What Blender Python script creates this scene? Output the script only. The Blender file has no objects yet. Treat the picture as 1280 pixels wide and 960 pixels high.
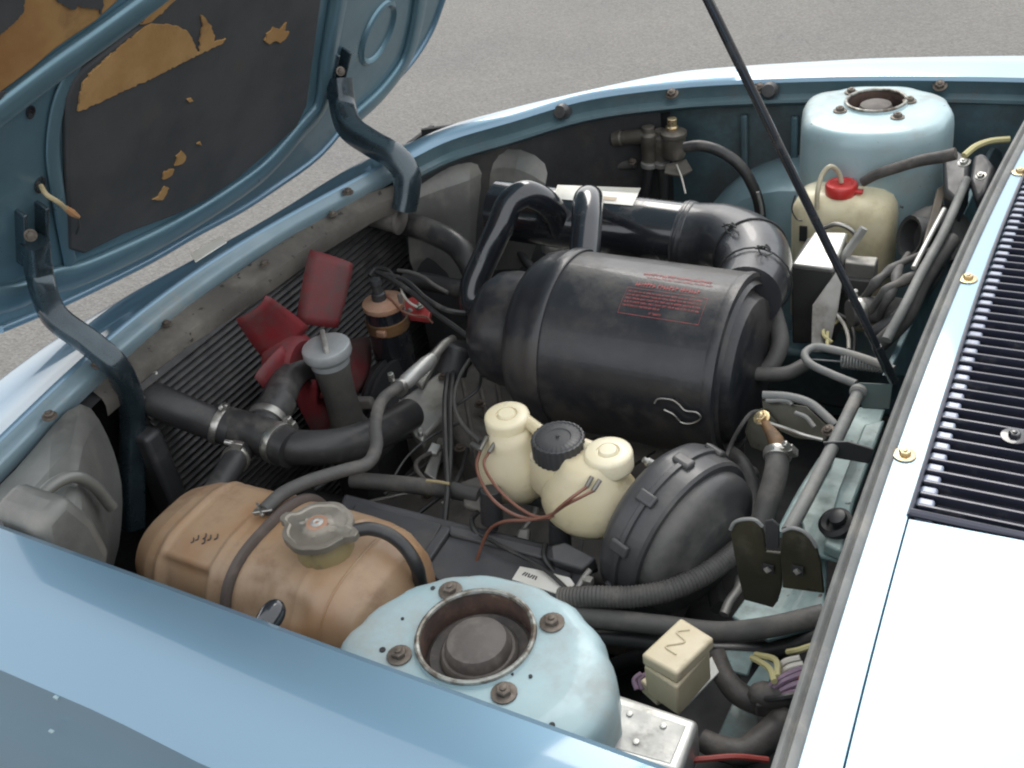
import bpy, bmesh, math, random
from mathutils import Vector, Matrix, Quaternion
import numpy as np
random.seed(7)
R_ = math.radians
SC = bpy.context.scene
COL = SC.collection

# ------------------------------------------------------------------ camera
CAM_H = 1.62
FPX = 1323.434
AX_X = Vector((0.87104578, 0.17420916, -0.45927161))    # car length axis in camera terms (right, down, forward)
AX_Y = Vector((0.47136783, -0.55945953, 0.68177519))    # across the car
AX_Z = Vector((-0.1381724, -0.81034327, -0.56943145))   # up
right = Vector((AX_X[0], AX_Y[0], AX_Z[0]))
down = Vector((AX_X[1], AX_Y[1], AX_Z[1]))
fwd = Vector((AX_X[2], AX_Y[2], AX_Z[2]))
CAMP = Vector((0, 0, CAM_H))
cam = bpy.data.cameras.new('camera')
cam.sensor_width = 36
cam.lens = FPX / 1280 * 36
cam.clip_start = .02
cam.clip_end = 500
co = bpy.data.objects.new('camera', cam)
M = Matrix((right, -down, -fwd)).transposed().to_4x4()
M.translation = CAMP
co.matrix_world = M
COL.objects.link(co)
SC.camera = co

# ------------------------------------------------------------------ light
SUN_EL, SUN_AZ = 46, -24           # height; degrees from straight across the car towards its tail
sd = Vector((math.sin(R_(SUN_AZ)) * math.cos(R_(SUN_EL)), math.cos(R_(SUN_AZ)) * math.cos(R_(SUN_EL)), math.sin(R_(SUN_EL))))
world = bpy.data.worlds.new('World')
SC.world = world
world.use_nodes = True
nt = world.node_tree
nt.nodes.clear()
sky = nt.nodes.new('ShaderNodeTexSky')
sky.sky_type = 'NISHITA'
sky.sun_disc = False
sky.sun_elevation = R_(SUN_EL)
sky.sun_rotation = R_(SUN_AZ)
sky.air_density = 1.0
sky.dust_density = 3.0
sky.ozone_density = 1.0
mx = nt.nodes.new('ShaderNodeMix')
mx.data_type = 'RGBA'
mx.inputs[0].default_value = .72
mx.inputs[7].default_value = (9.9, 10.0, 10.1, 1)          # veil of pale cloud
bg = nt.nodes.new('ShaderNodeBackground')
bg.inputs[1].default_value = .138
wo = nt.nodes.new('ShaderNodeOutputWorld')
nt.links.new(sky.outputs[0], mx.inputs[6])
nt.links.new(mx.outputs[2], bg.inputs[0])
nt.links.new(bg.outputs[0], wo.inputs[0])
sun = bpy.data.lights.new('sun', 'SUN')
sun.energy = 1.5
sun.angle = R_(34)
sun.color = (1, .97, .92)
so = bpy.data.objects.new('sun', sun)
so.rotation_euler = sd.to_track_quat('Z', 'Y').to_euler()
COL.objects.link(so)
SC.view_settings.view_transform = 'Standard'
SC.view_settings.look = 'None'
SC.view_settings.exposure = .52
SC.view_settings.gamma = 1
SC.cycles.filter_width = 2.1           # the soft pixels of a small compact camera
SC.view_settings.use_curve_mapping = False

# ------------------------------------------------------------------ survey helpers: a sighting of the photo plus one known coordinate -> a point in the car's metres
def at(px, py, z=None, x=None, y=None, pl=None):
    c = Vector((px - 640, py - 480, FPX))
    d = Vector((AX_X.dot(c), AX_Y.dot(c), AX_Z.dot(c)))
    if pl:
        t = (pl[0] - CAMP).dot(pl[1]) / d.dot(pl[1])
    elif z is not None:
        t = (z - CAM_H) / d.z
    elif y is not None:
        t = y / d.y
    else:
        t = x / d.x
    return CAMP + d * t
def A(px, py, z): return at(px, py, z=z)
def AY(px, py, y): return at(px, py, y=y)
def AX(px, py, x): return at(px, py, x=x)
def W(lst): return [at(a, b, z=c) for a, b, c in lst]
def WY(lst, y): return [at(a, b, y=y) for a, b in lst]
def WX(lst, x): return [at(a, b, x=x) for a, b in lst]
def dep(P): return (P - CAMP).dot(fwd)
def S(n, P): return n * dep(P) / FPX          # a measured width at P in metres

# ------------------------------------------------------------------ materials
def srgb(r, g, b):
    f = lambda v: (v / 255 / 12.92) if v / 255 <= .04045 else ((v / 255 + .055) / 1.055) ** 2.4
    return (f(r), f(g), f(b), 1)
MATS = {}
def mat(name, col, rough=.5, metal=0., coat=0., col2=None, nscale=9., dirt=None, dirt_amt=.4, dirt_scale=6., bump=0., bscale=90., chip=None, chip_amt=.3, chip_scale=60., spec=.5, sub=0., rvar=.12, dirt_rough=.85):
    m = bpy.data.materials.new(name)
    m.use_nodes = True
    n = m.node_tree
    b = n.nodes['Principled BSDF']
    L = n.links.new
    tc = n.nodes.new('ShaderNodeTexCoord')
    oi = n.nodes.new('ShaderNodeObjectInfo')
    mu = n.nodes.new('ShaderNodeMath'); mu.operation = 'MULTIPLY'; mu.inputs[1].default_value = 37
    L(oi.outputs['Random'], mu.inputs[0])
    ad = n.nodes.new('ShaderNodeVectorMath'); ad.operation = 'ADD'
    L(tc.outputs['Object'], ad.inputs[0]); L(mu.outputs[0], ad.inputs[1])
    def noise(scale, detail=5, rough_=.6):
        t = n.nodes.new('ShaderNodeTexNoise')
        t.inputs['Scale'].default_value = scale
        t.inputs['Detail'].default_value = detail
        t.inputs['Roughness'].default_value = rough_
        L(ad.outputs[0], t.inputs['Vector'])
        return t.outputs[0]
    def ramp(src, a, c):
        r = n.nodes.new('ShaderNodeMapRange')
        r.interpolation_type = 'SMOOTHSTEP'
        r.inputs[1].default_value = a
        r.inputs[2].default_value = c
        L(src, r.inputs[0])
        return r.outputs[0]
    def mixc(fac, c1, c2):
        x = n.nodes.new('ShaderNodeMix'); x.data_type = 'RGBA'
        L(fac, x.inputs[0])
        for v, s in ((c1, 6), (c2, 7)):
            if isinstance(v, tuple): x.inputs[s].default_value = v
            else: L(v, x.inputs[s])
        return x.outputs[2]
    col = tuple(col) if len(col) == 4 else (*col, 1)
    cur = col
    if col2:
        cur = mixc(ramp(noise(nscale), .35, .65), cur, tuple(col2) if len(col2) == 4 else (*col2, 1))
    rv = None
    base_r = n.nodes.new('ShaderNodeMapRange')
    L(noise(nscale * 2.3), base_r.inputs[0])
    base_r.inputs[1].default_value = .3; base_r.inputs[2].default_value = .7
    base_r.inputs[3].default_value = max(.02, rough - rvar); base_r.inputs[4].default_value = min(1, rough + rvar)
    rv = base_r.outputs[0]
    if dirt:
        df = ramp(noise(dirt_scale, 9, .68), .66 - .4 * dirt_amt, .8 - .25 * dirt_amt)
        dm = n.nodes.new('ShaderNodeMath'); dm.operation = 'MULTIPLY'; dm.inputs[1].default_value = min(1, .45 + dirt_amt * .6)
        L(df, dm.inputs[0])
        cur = mixc(dm.outputs[0], cur, tuple(dirt) if len(dirt) == 4 else (*dirt, 1))
        x = n.nodes.new('ShaderNodeMix'); L(dm.outputs[0], x.inputs[0]); L(rv, x.inputs[2]); x.inputs[3].default_value = dirt_rough
        rv = x.outputs[0]
        if metal:
            y = n.nodes.new('ShaderNodeMath'); y.operation = 'MULTIPLY_ADD'; L(dm.outputs[0], y.inputs[0]); y.inputs[1].default_value = -metal * .9; y.inputs[2].default_value = metal
            L(y.outputs[0], b.inputs['Metallic'])
        if coat:
            y = n.nodes.new('ShaderNodeMath'); y.operation = 'MULTIPLY_ADD'; L(dm.outputs[0], y.inputs[0]); y.inputs[1].default_value = -coat * .9; y.inputs[2].default_value = coat
            L(y.outputs[0], b.inputs['Coat Weight'])
    else:
        b.inputs['Metallic'].default_value = metal
        b.inputs['Coat Weight'].default_value = coat
    if not (dirt and metal): b.inputs['Metallic'].default_value = metal
    b.inputs['Coat Roughness'].default_value = .06
    if chip:
        cf = ramp(noise(chip_scale, 3, .5), .72 - .15 * chip_amt, .75 - .15 * chip_amt)
        cur = mixc(cf, cur, tuple(chip) if len(chip) == 4 else (*chip, 1))
    if isinstance(cur, tuple): b.inputs['Base Color'].default_value = cur
    else: L(cur, b.inputs['Base Color'])
    L(rv, b.inputs['Roughness'])
    b.inputs['Specular IOR Level'].default_value = spec
    if sub:
        b.inputs['Subsurface Weight'].default_value = sub
        b.inputs['Subsurface Radius'].default_value = (.02, .012, .006)
        b.inputs['Subsurface Scale'].default_value = 1
    if bump:
        bp_ = n.nodes.new('ShaderNodeBump')
        bp_.inputs['Strength'].default_value = bump
        bp_.inputs['Distance'].default_value = .002
        L(noise(bscale, 6), bp_.inputs['Height'])
        L(bp_.outputs[0], b.inputs['Normal'])
    MATS[name] = m
    return m
DUST = (.22, .195, .165)
PAINT = mat('paint_blue', (.155, .265, .355), .44, .55, 1, col2=(.16, .272, .362), nscale=2, rvar=.03)
PAINT_IN = mat('paint_blue_inner', (.145, .25, .30), .38, .55, .4, col2=(.125, .22, .27), nscale=5, dirt=(.12, .14, .14), dirt_amt=.2, bump=.1, bscale=30)
PAINT_DUSTY = mat('paint_blue_dusty', (.33, .45, .475), .44, .15, .15, col2=(.28, .385, .405), nscale=7, dirt=(.30, .31, .29), dirt_amt=.5, dirt_scale=9, bump=.12, bscale=40, chip=(.12, .10, .085), chip_amt=.22, chip_scale=45)
PAINT_GRIMY = mat('paint_grimy', (.11, .20, .23), .5, .2, .1, col2=(.07, .12, .14), nscale=6, dirt=(.06, .055, .05), dirt_amt=.55, dirt_scale=4, bump=.2)
PAINT_GREENISH = mat('paint_pale_green', (.24, .335, .325), .5, .1, .1, col2=(.17, .25, .25), nscale=7, dirt=(.12, .115, .10), dirt_amt=.5, dirt_scale=8, bump=.2, chip=(.05, .04, .035), chip_amt=.2)
GREYMETAL = mat('bucket_metal', (.20, .205, .19), .45, .35, 0, col2=(.13, .13, .12), nscale=5, dirt=(.25, .235, .205), dirt_amt=.35, dirt_scale=6, bump=.25, bscale=50)
DARKBAY = mat('dark_bay', (.028, .029, .030), .75, 0, 0, col2=(.018, .018, .019), dirt=(.06, .054, .046), dirt_amt=.35, bump=.4, bscale=40)  # bay shade put into a near-black; dark parts and holes share it
RUBBER = mat('rubber_black', (.028, .028, .029), .42, 0, 0, col2=(.040, .040, .040), dirt=(.12, .11, .098), dirt_amt=.4, dirt_scale=12, bump=.15, bscale=120)
RUBBER_D = mat('rubber_dusty', (.075, .073, .07), .6, 0, 0, col2=(.08, .078, .074), dirt=(.17, .155, .135), dirt_amt=.45, dirt_scale=14, bump=.3, bscale=140)
SEAL = mat('rubber_seal', (.15, .155, .15), .6, 0, 0, col2=(.21, .215, .205), nscale=14, dirt=(.30, .28, .25), dirt_amt=.35, dirt_scale=12, bump=.3, bscale=130)
GLOSSBLACK = mat('gloss_black_paint', (.012, .014, .018), .2, 0, .8, col2=(.02, .022, .026), dirt=(.06, .058, .055), dirt_amt=.3, dirt_scale=14, rvar=.06, bump=.35, bscale=14)
FILTERBLACK = mat('filter_black', (.013, .015, .020), .36, 0, .16, col2=(.028, .028, .030), nscale=4.5, dirt=(.066, .06, .054), dirt_amt=.55, dirt_scale=8, bump=.8, bscale=11, rvar=.1, dirt_rough=.6)
DUCTBLACK = mat('duct_black', (.02, .022, .026), .34, 0, .3, col2=(.035, .036, .04), nscale=8, dirt=(.12, .12, .12), dirt_amt=.4, dirt_scale=7, bump=.1, rvar=.1, dirt_rough=.6)
BOOSTERBLACK = mat('booster_black', (.05, .051, .054), .42, .05, .1, col2=(.075, .074, .073), nscale=7, dirt=(.15, .142, .13), dirt_amt=.42, dirt_scale=7, bump=.12, rvar=.1)
CREAM = mat('cream_plastic', (.60, .53, .37), .4, 0, .1, col2=(.66, .58, .38), nscale=7, dirt=(.30, .24, .11), dirt_amt=.42, dirt_scale=13, sub=.15)
CREAMCAP = mat('cream_cap', (.74, .68, .50), .35, 0, .1, col2=(.70, .62, .42), nscale=14, dirt=(.45, .38, .24), dirt_amt=.15, sub=.1)
AMBER = mat('amber_plastic', (.34, .19, .095), .42, 0, .12, col2=(.40, .285, .185), nscale=7, dirt=(.20, .10, .05), dirt_amt=.36, dirt_scale=7, sub=.12, bump=.06, bscale=40)
BOTTLE = mat('bottle_plastic', (.80, .74, .54), .4, 0, .1, col2=(.72, .65, .43), nscale=6, dirt=(.40, .32, .18), dirt_amt=.35, dirt_scale=6, sub=.2)
REDCAP = mat('red_plastic', (.55, .04, .035), .35, 0, .2)
REDFAN = mat('red_fan', (.20, .018, .022), .6, 0, 0, col2=(.13, .015, .02), dirt=(.075, .06, .055), dirt_amt=.6, dirt_scale=7, bump=.1)
STEEL = mat('bare_steel', (.48, .47, .44), .34, .85, 0, col2=(.35, .34, .31), nscale=25, dirt=(.14, .12, .10), dirt_amt=.25, dirt_scale=20)
CAPMETAL = mat('cap_metal', (.25, .225, .185), .45, .55, 0, col2=(.36, .335, .29), nscale=14, dirt=(.17, .145, .11), dirt_amt=.4, dirt_scale=14, bump=.3, bscale=80)
ALU = mat('cast_alloy', (.34, .335, .31), .5, .5, 0, col2=(.26, .25, .23), nscale=14, dirt=(.13, .115, .095), dirt_amt=.4, dirt_scale=10, bump=.35, bscale=80)
ALUCLEAN = mat('alloy_light', (.52, .52, .49), .42, .6, 0, col2=(.44, .44, .41), nscale=12, dirt=(.32, .29, .25), dirt_amt=.25, dirt_scale=12, bump=.2)
BLOCK = mat('dusty_block', (.14, .13, .12), .75, .1, 0, col2=(.10, .095, .085), nscale=12, dirt=(.21, .19, .165), dirt_amt=.45, dirt_scale=9, bump=.5, bscale=50)
RUST = mat('rusty_top', (.36, .19, .115), .6, .2, 0, col2=(.42, .26, .18), nscale=20, dirt=(.14, .05, .025), dirt_amt=.45, dirt_scale=24, bump=.3)
COPPER = mat('dull_copper', (.22, .12, .05), .55, .3, 0, col2=(.14, .09, .05), nscale=30, dirt=(.06, .05, .04), dirt_amt=.5, dirt_scale=16)
BOLT = mat('grimy_bolt', (.17, .145, .12), .55, .5, 0, col2=(.10, .08, .065), nscale=60, dirt=(.24, .20, .16), dirt_amt=.35, dirt_scale=40, bump=.3)
BRASS = mat('zinc_bolt', (.62, .48, .26), .32, .85, 0, col2=(.5, .4, .26), nscale=60)
OLIVE = mat('olive_bracket', (.055, .052, .035), .35, .4, 0, col2=(.04, .038, .028), nscale=10, dirt=(.10, .09, .065), dirt_amt=.35, dirt_scale=12, bump=.1)
PAD = mat('pad_dark', (.038, .041, .044), .75, 0, 0, col2=(.055, .056, .058), nscale=6, dirt=(.075, .06, .045), dirt_amt=.25, dirt_scale=7, bump=.3, bscale=45)
FOAM = mat('tan_foam', (.30, .165, .055), .85, 0, 0, col2=(.37, .22, .085), nscale=9, dirt=(.15, .075, .025), dirt_amt=.3, dirt_scale=8, bump=.4, bscale=120)
FOAM2 = mat('brown_foam', (.24, .115, .035), .85, 0, 0, col2=(.33, .19, .07), nscale=6, dirt=(.10, .05, .02), dirt_amt=.3, dirt_scale=6, bump=.4, bscale=120)
PAPER = mat('paper', (.72, .71, .66), .6, 0, 0, col2=(.66, .64, .56), nscale=20, dirt=(.45, .41, .33), dirt_amt=.2, dirt_scale=20)
RELAY = mat('relay_cream', (.56, .48, .32), .5, 0, 0, col2=(.60, .53, .38), nscale=20, dirt=(.40, .32, .20), dirt_amt=.25, dirt_scale=20, bump=.1)
GRILLE = mat('grille_black', (.012, .014, .03), .3, .2, .5, col2=(.016, .018, .035), dirt=(.05, .05, .06), dirt_amt=.12)
SLATMAT = mat('slat_navy', (.024, .027, .045), .35, .2, .4, col2=(.035, .038, .058), dirt=(.13, .13, .135), dirt_amt=.3, dirt_scale=25)
SLATEND = mat('slat_end_light', (.27, .31, .39), .4, .1, .3, col2=(.22, .25, .33), nscale=20)
DKPLASTIC = mat('dark_plastic', (.03, .031, .033), .45, 0, 0, col2=(.04, .041, .043), dirt=(.09, .085, .078), dirt_amt=.3, dirt_scale=10, bump=.1)
BATT = mat('battery_case', (.055, .056, .06), .5, 0, 0, col2=(.075, .075, .08), nscale=8, dirt=(.12, .112, .10), dirt_amt=.35, dirt_scale=9, bump=.1)
WBROWN = mat('wire_brown', (.17, .07, .045), .5)
WRED = mat('wire_red', (.28, .05, .04), .5)
WYEL = mat('wire_yellow', (.48, .44, .22), .5)
WPUR = mat('wire_violet', (.22, .15, .21), .5)
WWHITE = mat('wire_white', (.6, .57, .5), .5)
WBLACK = mat('wire_black', (.03, .03, .03), .45, dirt=(.11, .1, .09), dirt_amt=.3, dirt_scale=30)
LOOM = mat('loom_tape', (.05, .045, .042), .6, 0, 0, col2=(.08, .072, .066), nscale=25, dirt=(.13, .115, .10), dirt_amt=.45, dirt_scale=25, bump=.6, bscale=70)
REDTXT = mat('red_print', (.40, .085, .085), .65, 0, 0, col2=(.22, .06, .06), nscale=120)
DARKTXT = mat('dark_print', (.05, .05, .05), .7)

# asphalt: fine aggregate, pale dust drifting toward the front of the car
def asphalt():
    m = bpy.data.materials.new('asphalt'); m.use_nodes = True
    n = m.node_tree; b = n.nodes['Principled BSDF']; L = n.links.new
    tc = n.nodes.new('ShaderNodeTexCoord')
    def nz(s, d=4, r=.6):
        t = n.nodes.new('ShaderNodeTexNoise'); t.inputs['Scale'].default_value = s; t.inputs['Detail'].default_value = d; t.inputs['Roughness'].default_value = r
        L(tc.outputs['Object'], t.inputs['Vector']); return t.outputs[0]
    def rp(src, stops):
        c = n.nodes.new('ShaderNodeValToRGB'); L(src, c.inputs[0])
        while len(c.color_ramp.elements) < len(stops): c.color_ramp.elements.new(.5)
        for e, (p, v) in zip(c.color_ramp.elements, stops): e.position = p; e.color = (*v, 1)
        return c.outputs[0]
    vo = n.nodes.new('ShaderNodeTexVoronoi'); vo.inputs['Scale'].default_value = 110; L(tc.outputs['Object'], vo.inputs['Vector'])
    grain = rp(vo.outputs['Color'], [(0, (.115, .111, .103)), (.5, (.148, .143, .134)), (1, (.185, .180, .168))])
    big = rp(nz(1.3, 6), [(.35, (.90, .90, .91)), (.65, (1.04, 1.03, 1.0))])
    x = n.nodes.new('ShaderNodeMix'); x.data_type = 'RGBA'; x.blend_type = 'MULTIPLY'; x.inputs[0].default_value = 1
    L(grain, x.inputs[6]); L(big, x.inputs[7])
    sand = rp(nz(5, 8, .7), [(.60, (0, 0, 0)), (.85, (.6, .6, .6))])
    y = n.nodes.new('ShaderNodeMix'); y.data_type = 'RGBA'; L(sand, y.inputs[0]); L(x.outputs[2], y.inputs[6]); y.inputs[7].default_value = (.215, .20, .175, 1)
    L(y.outputs[2], b.inputs['Base Color'])
    b.inputs['Roughness'].default_value = .9
    bu = n.nodes.new('ShaderNodeBump'); bu.inputs['Strength'].default_value = .6; bu.inputs['Distance'].default_value = .006
    L(vo.outputs['Distance'], bu.inputs['Height']); L(bu.outputs[0], b.inputs['Normal'])
    return m

# ------------------------------------------------------------------ object helpers
WL = {}      # world location of every object
def thing(name, label, cat, loc, group=None):
    o = bpy.data.objects.new(name, None)
    o.empty_display_size = .05
    o.location = loc
    COL.objects.link(o)
    WL[o.name] = Vector(loc)
    o['label'] = label; o['category'] = cat
    if group: o['group'] = group
    return o
def tag(o, label, cat, group=None):
    o['label'] = label; o['category'] = cat
    if group: o['group'] = group
    return o
def obj(name, vf, m, parent=None, smooth=True, bevel=0, bseg=2, sub=0, solid=0, label=None, kind=None, recalc=True, angle=38):
    vs, fs = vf
    c = Vector((0, 0, 0))
    for v in vs: c += v
    c /= len(vs)
    me = bpy.data.meshes.new(name)
    me.from_pydata([v - c for v in vs], [], fs)
    me.update()
    if recalc:
        b = bmesh.new(); b.from_mesh(me)
        bmesh.ops.remove_doubles(b, verts=b.verts, dist=1e-6)
        bmesh.ops.recalc_face_normals(b, faces=b.faces)
        b.to_mesh(me); b.free()
    o = bpy.data.objects.new(name, me)
    COL.objects.link(o)
    me.materials.append(m)
    if smooth:
        me.shade_smooth()
        if sub < 2:
            me.set_sharp_from_angle(angle=R_(angle))
    if solid:
        s = o.modifiers.new('s', 'SOLIDIFY'); s.thickness = abs(solid); s.offset = 1 if solid < 0 else -1
    if bevel:
        s = o.modifiers.new('b', 'BEVEL'); s.width = bevel; s.segments = bseg; s.limit_method = 'ANGLE'; s.angle_limit = R_(35)
        s.harden_normals = False
    if sub:
        s = o.modifiers.new('u', 'SUBSURF'); s.levels = sub; s.render_levels = sub
    put(o, c, parent)
    if label: o['label'] = label
    if kind: o['kind'] = kind
    return o
def put(o, c, parent):
    WL[o.name] = Vector(c)
    if parent is not None:
        o.parent = parent
        o.location = Vector(c) - WL[parent.name]
    else:
        o.location = c
def inst(src, c, parent, rot=None, scale=None):
    o = src.copy()
    COL.objects.link(o)
    put(o, c, parent)
    if rot is not None: o.rotation_mode = 'QUATERNION'; o.rotation_quaternion = rot
    if scale is not None: o.scale = (scale,) * 3
    return o
def join(*vfs):
    V_, F_ = [], []
    for v, f in vfs:
        k = len(V_); V_ += v; F_ += [tuple(i + k for i in q) for q in f]
    return V_, F_
def catmull(pts, n=8, closed=False):
    P = list(pts)
    if len(P) < 3 and not closed:
        return [P[0].lerp(P[-1], i / n) for i in range(n + 1)]
    out = []
    N = len(P)
    rng = range(N) if closed else range(N - 1)
    for i in rng:
        p1, p2 = P[i], P[(i + 1) % N]
        p0 = P[(i - 1) % N] if closed or i > 0 else p1 * 2 - p2
        p3 = P[(i + 2) % N] if closed or i < N - 2 else p2 * 2 - p1
        d1 = max((p1 - p0).length, 1e-6) ** .5; d2 = max((p2 - p1).length, 1e-6) ** .5; d3 = max((p3 - p2).length, 1e-6) ** .5
        for k in range(n):
            t = k / n
            # centripetal form through tangents
            m1 = (p2 - p1) + ((p1 - p0) / d1 - (p2 - p0) / (d1 + d2)) * d2
            m2 = (p2 - p1) + ((p3 - p2) / d3 - (p3 - p1) / (d2 + d3)) * d2
            t2, t3 = t * t, t * t * t
            out.append(p1 * (2 * t3 - 3 * t2 + 1) + m1 * (t3 - 2 * t2 + t) + p2 * (-2 * t3 + 3 * t2) + m2 * (t3 - t2))
    if not closed: out.append(P[-1].copy())
    return out
def frames(path, ref=None):
    T = []
    for i in range(len(path)):
        a = path[max(0, i - 1)]; b = path[min(len(path) - 1, i + 1)]
        T.append((b - a).normalized())
    r = Vector(ref) if ref is not None else Vector((0, 0, 1))
    if abs(T[0].dot(r)) > .9 and ref is None: r = Vector((1, 0, 0))
    n = (r - T[0] * r.dot(T[0])).normalized()
    out = []
    for i, t in enumerate(T):
        if ref is not None and abs(t.dot(Vector(ref))) < .93:
            n = (Vector(ref) - t * Vector(ref).dot(t)).normalized()
        else:
            n = (n - t * n.dot(t)).normalized()
        out.append((t, n, t.cross(n)))
    return out
def tube(pts, r, seg=14, n=8, a=1., b=1., ref=None, ribs=0, rib_amp=.05, caps=True, sq=0):
    """swept tube; r a number or one per point; a, b stretch the section (a along ref)"""
    path = catmull(pts, n) if n > 1 else list(pts)
    if ribs: 
        dens = catmull(path, 6); path = dens
    fr = frames(path, ref)
    V_, F_ = [], []
    cnt = len(path)
    L_ = [0]
    for i in range(1, cnt): L_.append(L_[-1] + (path[i] - path[i - 1]).length)
    for i, p in enumerate(path):
        u = L_[i] / max(L_[-1], 1e-9)
        if isinstance(r, (list, tuple)):
            f = i / (cnt - 1) * (len(r) - 1); k = min(int(f), len(r) - 2)
            rr = r[k] + (r[k + 1] - r[k]) * (f - k)
        else: rr = r
        if ribs: rr *= 1 + rib_amp * math.sin(L_[i] / ribs * 2 * math.pi)
        t, nn, bb = fr[i]
        for j in range(seg):
            q = 2 * math.pi * j / seg
            c, s = math.cos(q), math.sin(q)
            if sq:
                c = math.copysign(abs(c) ** sq, c); s = math.copysign(abs(s) ** sq, s)
            V_.append(p + nn * (c * rr * a) + bb * (s * rr * b))
    for i in range(cnt - 1):
        for j in range(seg):
            k = (j + 1) % seg
            F_.append((i * seg + j, i * seg + k, (i + 1) * seg + k, (i + 1) * seg + j))
    if caps:
        F_.append(tuple(range(seg))[::-1]); F_.append(tuple((cnt - 1) * seg + j for j in range(seg)))
    return V_, F_
def basis(axis, ref=None):
    t = Vector(axis).normalized()
    r = Vector(ref) if ref is not None else (Vector((0, 0, 1)) if abs(t.z) < .9 else Vector((1, 0, 0)))
    n = (r - t * r.dot(t)).normalized()
    return t, n, t.cross(n)
def lathe(o, axis, prof, seg=32, ref=None, a=1., b=1., knurl=0, kamp=0, cap=True):
    t, n, bb = basis(axis, ref)
    V_, F_ = [], []
    for i, (r, h) in enumerate(prof):
        for j in range(seg):
            q = 2 * math.pi * j / seg
            rr = r
            if knurl and len(prof) > 3 and 0 < i < len(prof) - 1 and r > .6 * max(p[0] for p in prof):
                rr = r * (1 + kamp * math.cos(knurl * q))
            V_.append(o + t * h + n * (math.cos(q) * rr * a) + bb * (math.sin(q) * rr * b))
    for i in range(len(prof) - 1):
        for j in range(seg):
            k = (j + 1) % seg
            F_.append((i * seg + j, i * seg + k, (i + 1) * seg + k, (i + 1) * seg + j))
    if not cap: return V_, F_
    if prof[0][0] > 1e-5: F_.append(tuple(range(seg))[::-1])
    if prof[-1][0] > 1e-5: F_.append(tuple((len(prof) - 1) * seg + j for j in range(seg)))
    return V_, F_
def box(c, s, ax=None):
    X, Y, Z = ax if ax else (Vector((1, 0, 0)), Vector((0, 1, 0)), Vector((0, 0, 1)))
    V_ = []
    for i in (-.5, .5):
        for j in (-.5, .5):
            for k in (-.5, .5):
                V_.append(Vector(c) + X * (s[0] * i) + Y * (s[1] * j) + Z * (s[2] * k))
    return V_, [(0, 1, 3, 2), (4, 6, 7, 5), (0, 4, 5, 1), (2, 3, 7, 6), (0, 2, 6, 4), (1, 5, 7, 3)]
def boxb(p0, p1):
    p0, p1 = Vector(p0), Vector(p1)
    return box((p0 + p1) / 2, [abs(a) for a in (p1 - p0)])
def axes(rz):
    c, s = math.cos(R_(rz)), math.sin(R_(rz))
    return (Vector((c, s, 0)), Vector((-s, c, 0)), Vector((0, 0, 1)))
def newell(P):
    n = Vector((0, 0, 0))
    for i in range(len(P)):
        a, b = P[i], P[(i + 1) % len(P)]
        n += Vector(((a.y - b.y) * (a.z + b.z), (a.z - b.z) * (a.x + b.x), (a.x - b.x) * (a.y + b.y)))
    return n.normalized()
def prism(P, th, d=None):
    """slab: outline P is its visible face, th metres thick away from the eye (or along d)"""
    P = list(P)
    if d is None:
        n = newell(P)
        c = sum(P, Vector((0, 0, 0))) / len(P)
        if n.dot(c - CAMP) < 0: n = -n
        d = n
    d = Vector(d).normalized() * th
    N = len(P)
    V_ = P + [p + d for p in P]
    F_ = [tuple(range(N)), tuple(range(2 * N - 1, N - 1, -1))]
    for i in range(N):
        k = (i + 1) % N
        F_.append((i, i + N, k + N, k))
    return V_, F_
def loft(rows, closed=False):
    n = len(rows[0]); V_ = [p for r in rows for p in r]; F_ = []
    for i in range(len(rows) - 1):
        for j in range(n if closed else n - 1):
            k = (j + 1) % n
            F_.append((i * n + j, i * n + k, (i + 1) * n + k, (i + 1) * n + j))
    return V_, F_
def resample(P, n):
    L_ = [0]
    for i in range(1, len(P)): L_.append(L_[-1] + (P[i] - P[i - 1]).length)
    out = []
    for k in range(n):
        d = L_[-1] * k / (n - 1)
        i = 0
        while i < len(P) - 2 and L_[i + 1] < d: i += 1
        f = (d - L_[i]) / max(L_[i + 1] - L_[i], 1e-9)
        out.append(P[i].lerp(P[i + 1], min(1, f)))
    return out
_hex = None
def bolt(P, nrm, r, parent, m=None, name='bolt', washer=1.45, h=.9):
    t = Vector(nrm).normalized()
    _, n, b = basis(t)
    hexv = [n * math.cos(q * math.pi / 3) + b * math.sin(q * math.pi / 3) for q in range(6)]
    V_ = [P + v * r + t * (r * .18) for v in hexv] + [P + v * r + t * (r * h * .85) for v in hexv] + [P + v * r * .82 + t * (r * h) for v in hexv]
    F_ = [(0, 1, 2, 3, 4, 5)]
    for s in (0, 6):
        for q in range(6):
            k = (q + 1) % 6
            F_.append((s + q, s + k, s + 6 + k, s + 6 + q))
    F_.append(tuple(range(12, 18)))
    vf = join((V_, F_), lathe(P - t * .001, t, [(r * washer, 0), (r * washer, r * .22), (r * washer * .8, r * .3)], 16),
              lathe(P + t * (r * h), t, [(r * .45, -.0005), (r * .45, r * .18), (r * .3, r * .24)], 10))
    return obj(name, vf, m or BOLT, parent, angle=30)
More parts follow.
